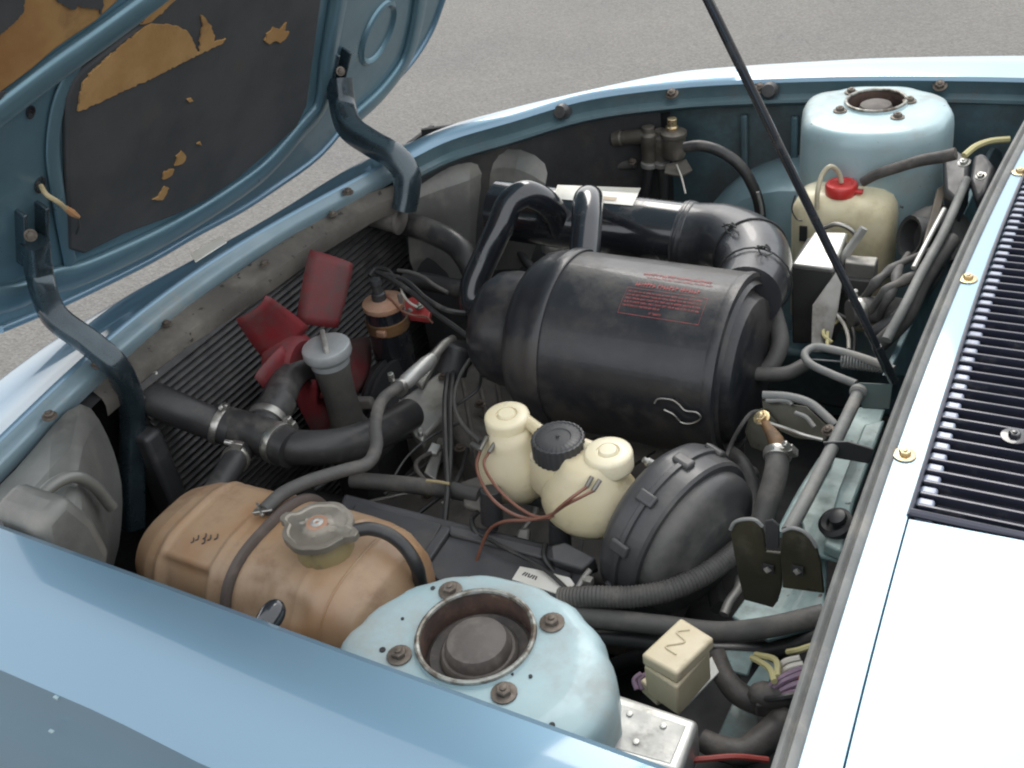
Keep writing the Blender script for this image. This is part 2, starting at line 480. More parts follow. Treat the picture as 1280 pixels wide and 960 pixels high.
def clamp(path, f, r, parent, w=.011, side=0., m=None, screw=True):
    i = max(1, min(len(path) - 2, int(f * (len(path) - 1))))
    t = (path[i + 1] - path[i - 1]).normalized(); P = path[i]
    ring = lathe(P - t * (w / 2), t, [(r * .9, 0), (r + .0022, 0), (r + .003, w * .2), (r + .003, w * .8), (r + .0022, w), (r * .9, w)], 26)
    c = obj('clamp', ring, m or STEEL, parent, angle=30)
    if screw:
        _, n, b = basis(t)
        d = n * math.cos(R_(side)) + b * math.sin(R_(side)); e = t.cross(d)
        Q = P + d * (r + .006)
        sc = join(box(Q, (w * .95, .016, .008), (t, e, d)), lathe(Q + e * .006, e, [(.0045, 0), (.0045, .012), (.0035, .014)], 8))
        obj('screw', sc, m or STEEL, c, bevel=.0008, bseg=1)
    return c
def hose(name, label, pts, r, m=None, cat='hose', clamps=(), group=None, **kw):
    path = catmull(pts, kw.get('n', 8))
    vf = tube(pts, r, **kw)
    if not clamps:
        return tag(obj(name, vf, m or RUBBER, None, angle=50), label, cat, group)
    t = thing(name, label, cat, path[0], group)
    obj('tube', vf, m or RUBBER, t, angle=50)
    r0 = r if not isinstance(r, (list, tuple)) else sum(r) / len(r)
    for c in clamps:
        clamp(path, c[0], (c[2] if len(c) > 2 else r0), t, side=c[1])
    return t
UP = Vector((0, 0, 1))

# ================================================================== GROUND
g = obj('asphalt_ground', ([Vector((x, y, 0)) for x, y in ((-60, -60), (60, -60), (60, 60), (-60, 60))], [(0, 1, 2, 3)]), asphalt(), kind='structure')

# ================================================================== CAR BODY
car = thing('car', 'light blue metallic car with its front-hinged bonnet raised over the open engine bay', 'car', (-.7, 1.2, 0))
ZR = .875
# near fender
inner = [A(px, py, ZR) for px, py in ((-420, 502), (-200, 582), (0, 655), (210, 731), (420, 808), (630, 884), (840, 960), (1040, 1033), (1300, 1130))]
cre = [A(px, py, .835) for px, py in ((-420, 655), (-200, 750), (0, 840), (134, 898), (250, 957), (520, 1080), (900, 1250))]
def ycr(x):
    c = cre
    for i in range(len(c) - 1):
        if c[i].x <= x <= c[i + 1].x:
            return c[i].y + (c[i + 1].y - c[i].y) * (x - c[i].x) / (c[i + 1].x - c[i].x)
    return c[0].y if x < c[0].x else c[-1].y
inn = resample(catmull(inner, 6), 40)
rows = []
for p in inn:
    yc = ycr(p.x); w = p.y - yc
    sec = [(p.y + .004, .80), (p.y + .004, .862), (p.y + .001, .872), (p.y - .006, .8765), (p.y - w * .35, .8768), (p.y - w * .62, .869), (p.y - w * .85, .855), (yc + .003, .8425), (yc, .8395),
           (yc - .002, .830), (yc - .005, .812), (yc - .018, .77), (yc - .04, .70), (yc - .05, .58), (yc - .048, .42), (yc - .04, .3)]
    rows.append([Vector((p.x, a, b)) for a, b in sec])
near = obj('fender', loft(rows), PAINT, car, solid=.0, angle=24, label='near side fender with a worn crease below the bonnet opening')
fk = random.Random(11)
for px, py, L in ((70, 872, 5), (20, 887, 6), (64, 914, 4)):
    P = at(px, py, y=ycr(A(px, py, .83).x) - .001 - .0004 * max(0, (py - 870)))
    n_ = 9; V_ = []
    for k in range(n_):
        a = 2 * math.pi * k / n_
        V_.append(P + Vector((math.cos(a) * S(L, P) * fk.uniform(.6, 1), -.0015, math.sin(a) * S(2.2, P) * fk.uniform(.5, 1) - math.cos(a) * S(L, P) * .05)))
    obj('paint_chip', prism(V_, .003, (0, 1, 0)), PAINT_DUSTY, car)
# rubber buffers under the near edge
for px, py in ((-8, 655), (328, 771)):
    P = A(px, py, .87) + Vector((0, .018, -.012))
    obj('rubber_buffer', lathe(P + Vector((0, -.02, 0)), (0, 1, .25), [(0, 0), (.012, 0), (.013, .012), (.0125, .018), (.0105, .024), (.007, .028), (.003, .030), (0, .0305)], 20), GLOSSBLACK, car)
# far fender
fi = [A(px, py, ZR - .012) for px, py in ((486, 206), (505, 199), (557, 175), (640, 150), (734, 121), (840, 107), (900, 103), (1013, 98), (1100, 96), (1280, 99), (1500, 108))]
fo = [A(px, py, ZR) for px, py in ((490, 190), (500, 183), (557, 158), (632, 137), (720, 117), (840, 89), (900, 84), (1040, 76), (1100, 72), (1280, 69), (1500, 70))]
fo[0].y += .0; 
fip = [(486, 207), (505, 199.5), (557, 174), (640, 149), (734, 122), (840, 107.5), (900, 103), (1013, 98.5), (1100, 97), (1280, 99), (1500, 108)]
fop = [(486, 191), (500, 184), (557, 158), (632, 136.5), (720, 115.5), (840, 90.5), (900, 84), (1040, 75), (1100, 72), (1280, 69), (1500, 70)]
def smoothpx(L):
    Q = catmull([Vector((x, y, 0)) for x, y in L], 8)
    return lambda x: float(np.interp(x, [q.x for q in Q], [q.y for q in Q]))
gi, go = smoothpx(fip), smoothpx(fop)
pxs = [487 + (1480 - 487) * (k / 69) ** 1.25 for k in range(70)]
a_ = [A(x, gi(x), ZR - .008) for x in pxs]; b_ = [A(x, go(x), ZR) for x in pxs]
rows = []
for p, q in zip(a_, b_):
    d = (q - p); d.z = 0
    dn = d.normalized()
    mid = p.lerp(q, .5)
    rows.append([p + Vector((0, 0, -.006)), p + dn * .004 + Vector((0, 0, .001)),
                 mid + Vector((0, 0, .002)), q + Vector((0, 0, -.001)), q + dn * .012 + Vector((0, 0, -.008)), q + dn * .03 + Vector((0, 0, -.05)), q + dn * .05 + Vector((0, 0, -.2)), q + dn * .05 + Vector((0, 0, -.5))])
obj('fender', loft(rows), PAINT, car, angle=50, label='far side fender curving round to the nose')
# drip flange and the ledge under the far opening edge
rows = []
for p, q in list(zip(a_, b_)):
    dn = (q - p); dn.z = 0; dn.normalize()
    rows.append([p + Vector((0, 0, -.0055)), p + dn * .002 + Vector((0, 0, -.010)), p + dn * .004 + Vector((0, 0, -.030)), p - dn * .010 + Vector((0, 0, -.036)), p - dn * .011 + Vector((0, 0, -.042)), p + dn * .02 + Vector((0, 0, -.06))])
obj('drain_flange', loft(rows), mat('flange_blue', (.075, .13, .15), .45, .3, .3, col2=(.10, .16, .18), nscale=8, dirt=(.10, .10, .09), dirt_amt=.4, dirt_scale=9, bump=.1), car, angle=40)
# dark sheet standing in for shade inside the wing front, then apron walls
rows = []
for p, q in list(zip(a_, b_)):
    if p.x > -.80: continue
    dn = (q - p); dn.z = 0; dn.normalize()
    rows.append([p + dn * .018 + Vector((0, 0, -.055)), p + dn * .006 + Vector((0, 0, -.3)), p + Vector((0, 0, -.65))])
obj('wing_shade_sheet', loft(rows), DARKBAY, car, angle=50)  # added sheet; the shade inside the wing is in its dark colour
y0 = AY(1000, 120, 2.0)
def wall(name, P, m, th=.01, **kw):
    return obj(name, prism(P, th), m, car, smooth=True, **kw)
wall('inner_apron', [Vector((-.82, 1.965, .83)), Vector((.2, 2.02, .83)), Vector((.2, 2.0, .3)), Vector((-.82, 1.95, .3))], PAINT_GRIMY, label='far inner wing panel in grimy blue')
wall('inner_apron', [Vector((-1.3, 1.75, .80)), Vector((-.82, 1.965, .82)), Vector((-.82, 1.95, .25)), Vector((-1.3, 1.75, .25))], DARKBAY, label='far front inner wing with its shadow put in as near-black colour')  # shade is in the near-black colour, unlike the blue panel next to it
for i in range(2):
    x = -.66 + i * .10
    obj('pressed_rib', box(Vector((x, 1.958 + i * .006, .62)), (.014, .012, .34)), PAINT_GRIMY, car, bevel=.004)
wall('inner_apron', [Vector((-1.4, .40, .83)), Vector((.2, .40, .83)), Vector((.2, .40, .25)), Vector((-1.4, .40, .25))], DARKBAY, label='near inner wing with its shadow put in as near-black colour')  # shade under the near fender is put into the near-black colour
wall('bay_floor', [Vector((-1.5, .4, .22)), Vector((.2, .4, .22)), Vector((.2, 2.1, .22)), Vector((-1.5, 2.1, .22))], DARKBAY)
for yy in (.74, 1.74):
    obj('chassis_rail', boxb((-1.25, yy - .04, .30), (.1, yy + .04, .42)), DARKBAY if yy < 1 else PAINT_GRIMY, car, bevel=.01)
# nose panel: crown, bright fold, step
lip = [A(px, py, .872) for px, py in ((-160, 700), (-60, 600), (12, 537), (100, 443), (134, 421), (187, 384), (250, 336), (281, 308), (345, 276), (400, 246), (440, 224), (476, 208), (498, 196))]
out = [A(px, py, .855) for px, py in ((-160, 600), (-60, 528), (0, 484), (66, 432), (122, 396), (165, 366), (212, 342), (252, 329), (330, 277), (396, 240), (430, 214), (464, 203), (490, 191))]
stp = [A(px - 8, py - 3, .858) for px, py in ((-120, 710), (-20, 610), (47, 540), (110, 481), (140, 455), (194, 408), (250, 366), (312, 321), (360, 290), (405, 262), (440, 243), (470, 228), (505, 204))]
def xofy(P):
    Q = catmull(P, 6); ys_ = [q.y for q in Q]; xs_ = [q.x for q in Q]
    o = np.argsort(ys_)
    return lambda y: float(np.interp(y, np.array(ys_)[o], np.array(xs_)[o]))
def fitx(P, deg):
    f = xofy(P); yy = np.linspace(.45, 1.56, 60); c = np.polyfit(yy, [f(t) for t in yy], deg)
    return lambda y: float(np.polyval(c, y))
fo_, fl_, fs_ = fitx(out, 6), fitx(lip, 4), fitx(stp, 4)
rows, rows2, rows3 = [], [], []
for k in range(70):
    y = .36 + (1.575 - .36) * k / 69
    xl, xs, xo = fl_(y), fs_(y), fo_(y)
    xo = min(xo, xl - .008); xs = max(xs, xl + .012)
    rows.append([Vector((x, y, z)) for x, z in ((xo - .13, .3), (xo - .12, .70), (xo - .05, .82), (xo - .01, .856), (xo, .860), ((xo + xl) / 2, .868), (xl - .005, .869), (xl - .001, .873), (xl + .002, .873), (xl + .005, .868))])
    rows2.append([Vector((x, y, z)) for x, z in ((xl + .004, .868), (xl + (xs - xl) * .5, .862), (xs - .003, .858), (xs, .854), (xs - .001, .842), (xs - .004, .832))])
    rows3.append([Vector((x, y, z)) for x, z in ((xs - .014, .85), (xs - .012, .825), (xs - .004, .822), (xs + .012, .824))])
obj('nose_panel', loft(rows), PAINT, car, angle=60)
obj('nose_step', loft(rows2), mat('paint_step', (.16, .24, .28), .4, .3, .3, col2=(.20, .27, .30), nscale=8, dirt=(.26, .26, .24), dirt_amt=.35, dirt_scale=10, bump=.1), car, angle=50)
obj('nose_shade_sheet', loft(rows3), DARKBAY, car, angle=50)  # added dark strip; its colour stands in for the shaded gap below the step
wall('nose_shade_sheet', [Vector((-1.30, .40, .79)), Vector((-1.30, 1.80, .79)), Vector((-1.30, 1.80, .22)), Vector((-1.30, .40, .22))], DARKBAY)  # added dark sheet; the shade behind the radiator is in its colour
# paper sticker on the nose edge
P = [at(x, y, z=.874) for x, y in ((238, 317), (277, 294), (283, 302), (244, 327))]
obj('paper_sticker', prism(P, .002), PAPER, car)
# radiator cross panel
tp = [A(x, y, .838) for x, y in ((100, 478), (166, 430), (219, 392), (312, 330), (400, 270), (445, 246), (490, 232))]
bt = [A(x, y, .822) for x, y in ((128, 500), (179, 458), (226, 423), (282, 384), (401, 298), (470, 256), (506, 244))]
tp, bt = resample(tp, 30), resample(bt, 30)
rows = [[p + Vector((-.004, 0, -.02)), p, p.lerp(q, .3) + UP * .004, q + UP * .002, q + Vector((.002, 0, -.010)), q + Vector((-.004, 0, -.03))] for p, q in zip(tp, bt)]
obj('radiator_crossmember', loft(rows), mat('crossmember_dusty', (.12, .11, .095), .7, .1, 0, col2=(.085, .078, .068), nscale=9, dirt=(.19, .175, .145), dirt_amt=.5, dirt_scale=7, bump=.4, bscale=60, chip=(.04, .035, .03), chip_amt=.4), car, solid=.0, angle=30)
for px, py in ((208, 405), (330, 330), (416, 268)):
    bolt(A(px, py, .84), (0, 0, 1), .006, car)
# bolts along the nose step
for px, py in ((62, 520), (123, 455), (435, 240), (497, 203)):
    bolt(A(px, py, .862), (.2, 0, 1), .007, car, BOLT)
# far fender fixings: screws and rubber buffers on the flange
for px, py, k in ((690, 137, 0), (706, 134, 1), (840, 117, 0), (966, 107, 0), (950, 110, 0), (1175, 107, 0)):
    P = A(px, py, ZR - .03); P += (CAMP - P).normalized() * .022
    bolt(P, (0, -.5, .8), .009, car, BOLT)
for px, py in ((706, 138), (964, 112)):
    P = A(px, py, ZR - .035); P += (CAMP - P).normalized() * .02
    obj('rubber_buffer', lathe(P, (.1, -1, .3), [(.016, 0), (.016, .02), (.012, .03), (0, .031)], 18), RUBBER, car)

# ---- headlamp buckets, seen from behind
def patch(name, pts, quads, m, parent, bevel=.008, th=.0, sub=0, label=None, **kw):
    V_ = [at(*p[:2], **{p[2]: p[3]}) for p in pts]
    return obj(name, (V_, quads), m, parent, bevel=bevel, sub=sub, label=label, solid=th, **kw)
# near bucket
N_ = [(-40, 640, 'x', -1.16), (20, 590, 'x', -1.17), (66, 530, 'x', -1.19), (103, 494, 'x', -1.2), (125, 524, 'x', -1.19), (143, 563, 'x', -1.17), (154, 605, 'x', -1.15), (153, 655, 'x', -1.12), (145, 712, 'x', -1.09),
      (-40, 700, 'x', -1.06), (30, 625, 'x', -1.10), (62, 590, 'x', -1.10), (88, 560, 'x', -1.12), (100, 545, 'x', -1.13), (108, 590, 'x', -1.10), (116, 630, 'x', -1.07), (120, 680, 'x', -1.04), (118, 740, 'x', -1.02),
      (-40, 720, 'x', -1.04), (35, 662, 'x', -1.05), (60, 628, 'x', -1.07), (86, 612, 'x', -1.07), (98, 612, 'x', -1.07), (104, 632, 'x', -1.05), (108, 660, 'x', -1.03), (110, 700, 'x', -1.01), (108, 745, 'x', -.99),
      (-40, 800, 'x', -1.0), (30, 722, 'x', -.99), (48, 690, 'x', -1.0), (74, 652, 'x', -1.01), (92, 636, 'x', -1.02), (100, 656, 'x', -1.0), (100, 700, 'x', -.98), (90, 760, 'x', -.96), (70, 820, 'x', -.95)]
q = []
for r in range(3):
    for c in range(8):
        i = r * 9 + c; q.append((i, i + 1, i + 10, i + 9))
k0 = len(N_); N_ += [(x - 25, y + 160, 'x', v + .02) for x, y, _, v in N_[27:36]]
for c in range(8): q.append((27 + c, 28 + c, k0 + c + 1, k0 + c))
patch('headlamp_bucket', N_, q, GREYMETAL, car, bevel=0, sub=1, label='near headlamp housing seen from behind', angle=16)
cols = [(506, 232, .80), (560, 208, .80), (598, 197, .80), (622, 190, .80), (655, 182, .80), (690, 205, .77)]
cy = [at(a, b_2, z=c).y - .01 for a, b_2, c in cols]
rws = [[232, 208, 197, 190, 182, 205], [250, 230, 224, 208, 202, 228], [290, 268, 262, 250, 240, 262], [360, 352, 345, 340, 335, 340]]
xsft = [[506, 560, 590, 610, 652, 688], [508, 560, 590, 604, 645, 682], [510, 560, 590, 600, 638, 676], [512, 562, 592, 602, 630, 668]]
ysh = [[0, 0, 0, 0, 0, 0], [.03, .03, .045, .0, .05, .05], [.035, .04, .06, .01, .075, .07], [.05, .05, .07, .02, .09, .09]]
lf = [AX(x, y, -.985) for x, y in ((50, 655), (84, 618), (120, 648), (142, 690), (128, 760), (60, 720))]
obj('lamp_box', prism(lf, .09, (-1, 0, 0)), GREYMETAL, car, bevel=.014, bseg=3)
obj('pressed_rib', tube([AX(x, y, -1.06) for x, y in ((20, 664), (40, 634), (66, 606), (92, 596), (116, 606), (140, 634))], .008, 12, 6), GREYMETAL, car)
F_N = [(xsft[r][c], rws[r][c], 'y', cy[c] - ysh[r][c]) for r in range(4) for c in range(6)]
q = []
for r in range(3):
    for c in range(5):
        i = r * 6 + c; q.append((i, i + 1, i + 7, i + 6))
patch('headlamp_bucket', F_N, q, GREYMETAL, car, bevel=0, sub=1, label='far headlamp housing seen from behind', angle=16)

# ---- suspension towers
def tower(c, pts, zt, rh, label, m, zb=.35, ang=None):
    n = 64
    PP = [A(x, y, zt) for x, y in pts] if pts else None
    def rad(q):
        if not PP: return .15
        best = []
        for p in PP:
            d = p - c; best.append((math.atan2(d.y, d.x), math.hypot(d.x, d.y)))
        best.sort()
        best = [(best[-1][0] - 2 * math.pi, best[-1][1])] + best + [(best[0][0] + 2 * math.pi, best[0][1])]
        for i in range(len(best) - 1):
            if best[i][0] <= q <= best[i + 1][0]:
                f = (q - best[i][0]) / (best[i + 1][0] - best[i][0]); f = f * f * (3 - 2 * f)
                return best[i][1] * (1 - f) + best[i + 1][1] * f
    ring = [rad(-math.pi + 2 * math.pi * j / n) for j in range(n)]
    rows = []
    dirs = [Vector((math.cos(-math.pi + 2 * math.pi * j / n), math.sin(-math.pi + 2 * math.pi * j / n), 0)) for j in range(n)]
    def row(fn): rows.append([fn(j) for j in range(n)])
    row(lambda j: Vector((c.x, c.y, zt - .07)) + dirs[j] * (rh * .96))
    row(lambda j: Vector((c.x, c.y, zt - .004)) + dirs[j] * (rh * .975))
    row(lambda j: Vector((c.x, c.y, zt + .0035)) + dirs[j] * (rh * .99))
    row(lambda j: Vector((c.x, c.y, zt + .0035)) + dirs[j] * (rh * 1.025))
    row(lambda j: Vector((c.x, c.y, zt)) + dirs[j] * (rh * 1.08))
    row(lambda j: Vector((c.x, c.y, zt + .001)) + dirs[j] * (rh * 1.08 + (ring[j] - rh * 1.08) * .5))
    row(lambda j: Vector((c.x, c.y, zt)) + dirs[j] * (ring[j] * .90))
    row(lambda j: Vector((c.x, c.y, zt - .004)) + dirs[j] * (ring[j] * .955))
    row(lambda j: Vector((c.x, c.y, zt - .013)) + dirs[j] * (ring[j] * .99))
    row(lambda j: Vector((c.x, c.y, zt - .028)) + dirs[j] * (ring[j] * 1.005))
    row(lambda j: Vector((c.x, c.y, zt - .1)) + dirs[j] * (ring[j] * 1.02))
    row(lambda j: Vector((c.x, c.y, zb)) + dirs[j] * (ring[j] * 1.10))
    t = obj('suspension_tower', loft(rows, True), m, car, angle=45, label=label)
    # rolled rim, top mount and rubber dome
    rim = [Vector((c.x, c.y, zt + .004)) + dirs[j] * rh for j in range(n)]
    V_, F_ = [], []
    for j in range(n):
        for k in range(8):
            a = 2 * math.pi * k / 8
            V_.append(rim[j] + dirs[j] * (.003 * math.cos(a)) + UP * (.003 * math.sin(a)))
    for j in range(n):
        for k in range(8):
            F_.append((j * 8 + k, j * 8 + (k + 1) % 8, ((j + 1) % n) * 8 + (k + 1) % 8, ((j + 1) % n) * 8 + k))
    obj('rim', (V_, F_), mat('worn_rim', (.32, .33, .30), .4, .5, 0, col2=(.10, .08, .06), nscale=60, dirt=(.5, .5, .46), dirt_amt=.3, dirt_scale=40), t)
    cc = Vector((c.x, c.y, zt - .026))
    obj('well', lathe(Vector((c.x, c.y, zt)), UP, [(rh * .955, -.055), (rh * .965, -.003), (rh * .985, .0015)], 48, cap=False), mat('well_rusty', (.05, .035, .03), .75, .1, 0, col2=(.10, .06, .045), nscale=40, dirt=(.22, .18, .13), dirt_amt=.25, dirt_scale=45, bump=.5), t)
    obj('mount_plate', lathe(cc, UP, [(rh * .95, -.01), (rh * .95, 0), (rh * .86, .004), (rh * .66, .002), (rh * .62, -.006), (rh * .3, -.006), (0, -.006)], 48), mat('mount_rubber', (.05, .045, .042), .7, dirt=(.13, .11, .095), dirt_amt=.5, dirt_scale=20, bump=.4), t)
    obj('strut_cap', lathe(cc, UP, [(rh * .68, -.006), (rh * .68, .006), (rh * .63, .010), (rh * .585, .010), (rh * .57, .016), (rh * .51, .023), (rh * .33, .027), (rh * .12, .028), (0, .028)], 48), mat('strut_cap_dusty', (.085, .075, .068), .65, dirt=(.19, .168, .146), dirt_amt=.5, dirt_scale=16, bump=.25), t)
    return t
c1 = A(595, 797, .825)
tn = tower(c1, [(420, 800), (452, 768), (500, 735), (545, 719), (590, 713), (640, 719), (690, 737), (730, 763), (757, 800), (769, 840), (768, 880), (738, 922), (640, 960), (500, 930), (430, 870)], .825, S(74, c1), 'near suspension tower top in pale dusty blue', PAINT_DUSTY, zb=.5)
for px, py in ((563, 738), (690, 778), (630, 866), (499, 819)):
    bolt(A(px, py, .827), UP, .0075, tn, washer=1.7)
for px, py, r in ((541, 735, 3), (478, 812, 4), (503, 773, 2), (690, 906, 4), (640, 842, 2), (663, 845, 2.5)):
    P = A(px, py, .8266); obj('hole', lathe(P, UP, [(S(r, P), -.002), (S(r, P), .0004)], 12), DARKBAY, tn)
c2 = A(1095, 128, .862)
tf = tower(c2, [(1003, 136), (1012, 118), (1050, 110), (1100, 106), (1150, 110), (1188, 124), (1192, 142), (1176, 158), (1140, 167), (1095, 170), (1050, 168), (1012, 158)], .862, S(36, c2), 'far suspension tower with bright curved shoulder', PAINT_DUSTY, zb=.4)
for px, py in ((1050, 138), (1122, 146), (1137, 126), (1064, 115)):
    bolt(A(px, py, .864), UP, .0075, tf, washer=1.6)
# pale inner wing bulge in front of the far tower
arch = lathe(Vector((-.52, 1.98, .42)), (0, -1, .12), [(.0, .2), (.16, .195), (.23, .17), (.255, .12), (.26, .0)], 40, a=1.1)
obj('wheel_arch', arch, mat('arch_blue', (.24, .35, .38), .4, .25, .2, col2=(.17, .27, .30), nscale=5, dirt=(.09, .09, .085), dirt_amt=.35, dirt_scale=4, bump=.15), car)

# ---- scuttle: seal, white-lit cowl, grille
ZC = .885
sl = [(948, 1020), (959, 960), (1012, 835), (1031, 754), (1053, 685), (1077, 620), (1105, 507), (1145, 426), (1186, 339), (1238, 236), (1280, 155), (1330, 60)]
sr = [(985, 1020), (1002, 960), (1035, 830), (1047, 785), (1075, 691), (1102, 620), (1130, 539), (1174, 414), (1208, 336), (1262, 222), (1297, 160), (1345, 70)]
gl = [(1035, 1020), (1053, 960), (1085, 850), (1100, 791), (1120, 715), (1139, 647), (1174, 507), (1202, 429), (1233, 339), (1256, 268), (1280, 214), (1330, 110)]
SL = resample(catmull([A(x, y, ZC) for x, y in sl], 4), 50)
SR = resample(catmull([A(x, y, ZC) for x, y in sr], 4), 50)
def linfit(P):
    ys = np.array([p.y for p in P]); xs = np.array([p.x for p in P]); c = np.polyfit(ys, xs, 2)
    return lambda y: float(np.polyval(c, y))
fL, fR, fG = linfit(SL), linfit(SR), linfit([A(x, y, ZC) for x, y in gl])
ys = [.30 + i * (2.05 - .30) / 60 for i in range(61)]
rows = []
for y in ys:
    a, b = fL(y), fR(y); w = b - a
    rows.append([Vector((x, y, z)) for x, z in ((a + .004, ZC - .02), (a, ZC - .004), (a + w * .1, ZC + .006), (a + w * .3, ZC + .009), (a + w * .42, ZC + .003), (a + w * .5, ZC + .002), (a + w * .62, ZC + .009), (a + w * .85, ZC + .007), (b, ZC + .001), (b, ZC - .01))])
obj('bonnet_seal', loft(rows), SEAL, car, angle=60)
ygb, ygt = A(1139, 647, ZC).y, A(1256, 262, ZC).y + .40
COWLP = PAINT
rows = []
for y in ys:
    a = fR(y) - .006; g_ = fG(y)
    rows.append([Vector((x, y, z)) for x, z in ((a, ZC - .03), (a + .001, ZC - .004), (a + .002, ZC), (a + .01, ZC + .001), (g_ - .0010, ZC + .0015), (g_ - .0003, ZC), (g_ - .0003, ZC - .03))])
obj('cowl_strip', loft(rows), COWLP, car, angle=50)
rows = []
for i in range(20):
    y = .30 + (ygb - .004 - .30) * i / 19
    g_ = fG(y) + .0002
    rows.append([Vector((x, y, z)) for x, z in ((g_, ZC - .03), (g_, ZC), (g_ + .0008, ZC + .0012), (g_ + .1, ZC + .006), (g_ + .25, ZC + .012), (g_ + .5, ZC + .02))])
obj('cowl_panel', loft(rows), COWLP, car, angle=50)
# bay front wall under the cowl, and outer shelf
wall('firewall', [Vector((-.07, .3, ZC - .025)), Vector((-.07, 2.1, ZC - .025)), Vector((-.09, 2.1, .2)), Vector((-.09, .3, .2))], PAINT_GRIMY)
# grille tray + slats
gp = obj('vent_grille', prism([Vector((fG(ygb), ygb, ZC - .016)), Vector((fG(ygt), ygt, ZC - .016)), Vector((.62, ygt, ZC - .010)), Vector((.62, ygb, ZC - .010))], .01), GRILLE, car)
fr_ = []
pitch = .0182
NS = int((ygt - ygb - .012) / pitch)
slat0 = end0 = None
for i in range(NS):
    y = ygb + .012 + pitch * (i + .4)
    xg = fG(y) + .002
    if slat0 is None:
        X0 = xg
        # a thin leaning louvre blade with a rolled top edge
        prof = [(-.0012, .0004), (-.0008, .0014), (.0014, .0014), (.0022, .0004), (.0052, -.013), (.0028, -.013)]
        pts0 = [Vector((xg + .003, y + a, ZC + b)) for a, b in prof]
        pts1 = [p + Vector((.55, 0, .006)) for p in pts0]
        slat0 = obj('slat', loft([pts0, pts1], True), SLATMAT, gp, angle=40)
        WS = WL[slat0.name].copy()
        e = [(0, -.0030), (.003, -.0012), (.016, -.0012), (.0175, -.0135)]
        ev = [Vector((xg + .001 + a, y - pitch * .5 + s, ZC + b)) for s in (-pitch * .30, pitch * .30) for a, b in e]
        end0 = obj('slat_end', (ev, [(0, 1, 2, 3), (7, 6, 5, 4), (0, 4, 5, 1), (1, 5, 6, 2), (2, 6, 7, 3)]), SLATEND, gp, bevel=.002, bseg=2)
        WE = WL[end0.name].copy(); Y0 = y
    else:
        d = Vector((xg - X0, y - Y0, 0))
        inst(slat0, WS + d, gp); inst(end0, WE + d, gp)
# grille edge mouldings
obj('grille_frame', join(tube([Vector((fG(ygb) - .0, ygb + .004, ZC + .003)), Vector((.62, ygb + .004, ZC + .010))], .0042, 8, 2),
                         tube([Vector((fG(y), y, ZC + .0022)) for y in (ygb, (ygb + ygt) / 2, ygt)], .0024, 8, 8)), SLATMAT, car)
P = A(1268, 545, ZC + .002)
b_ = bolt(P, UP, .006, gp, GLOSSBLACK, name='screw', washer=2.2)
for px, py in ((1131, 568), (1210, 348), (1275, 215)):
    bolt(A(px, py, ZC + .0025), UP, .0062, car, BRASS, washer=1.85)

# ---- bonnet, leaning 60 degrees open
BU = Vector((math.sin(R_(30)), 0, math.cos(R_(30))))
BN = Vector((math.cos(R_(30)), 0, -math.sin(R_(30))))      # towards the engine bay
BP0 = Vector((-1.375, 1.2, .90))
def bp(px, py, off=0.):
    return at(px, py, pl=(BP0 + BN * off, BN))
def bys(y, s, off=0.): return Vector((BP0.x, y, BP0.z)) + BU * s + BN * off
edge = [(0, 411), (34, 397), (72, 381), (125, 356), (187, 325), (244, 292), (300, 262), (340, 236), (400, 192), (445, 140), (495, 98), (520, 69), (539, 37), (553, 0)]
eo = catmull([bp(x, y) for x, y in edge], 4)
e_start = eo[0]
near_pts = [bys(.50, .95), bys(.50, .3), bys(.52, .06)]
far_top = [bys(eo[-1].y + .0, 1.1), bys(eo[-1].y - .01, 1.32)]
outl = eo + [bys(eo[-1].y + .01, .5), bys(eo[-1].y + .01, .9), bys(eo[-1].y, 1.22), bys(.52, 1.22), bys(.50, .9), bys(.50, .3)]
bon = obj('bonnet', prism(outl, .028, -BN), PAINT_IN, car, bevel=.006, bseg=3, label='raised bonnet seen from its underside with pressed ribs')
# hem all round the visible edge
obj('hem', tube(eo + [bys(eo[-1].y + .01, .5), bys(eo[-1].y + .01, .9)], .008, 10, 1, a=.9, b=.9), PAINT, bon)
def ridge(pts, wpx, h=.55, m=None, name='rib', off=.004, n=6, sq=.8):
    P = [bp(x, y, off) for x, y in pts]
    w = S(wpx, P[len(P) // 2]) / 2
    return obj(name, tube(P, w, 16, n, a=h, b=1, ref=BN, sq=sq), m or PAINT_IN, bon, angle=70)
ridge([(-60, 382), (20, 370), (60, 352), (92, 345), (156, 318), (219, 286), (281, 248), (330, 212), (372, 166), (400, 132), (412, 60), (430, -40), (455, -160)], 34, .42)
ridge([(-80, 200), (0, 138), (60, 92), (130, 42), (200, -10), (300, -90)], 40, .5)
ridge([(88, 330), (72, 240), (66, 180), (76, 120), (96, 78)], 22, .3)
ridge([(440, 150), (480, 112), (507, 74), (520, 30), (530, -40), (540, -120)], 26, .45)
# round pressing
cc = bp(473, 42, .002)
n0, v0 = BN, Vector((0, 1, 0))
rr = S(36, cc)
obj('round_pressing', lathe(cc - BN * .002, BN, [(rr * 1.16, 0), (rr * 1.12, .0045), (rr * 1.02, .007), (rr * .95, .004), (rr * .9, -.000), (rr * .2, .001), (0, .001)], 48, ref=(0, 1, 0), a=.88, b=1.12), PAINT_IN, bon)
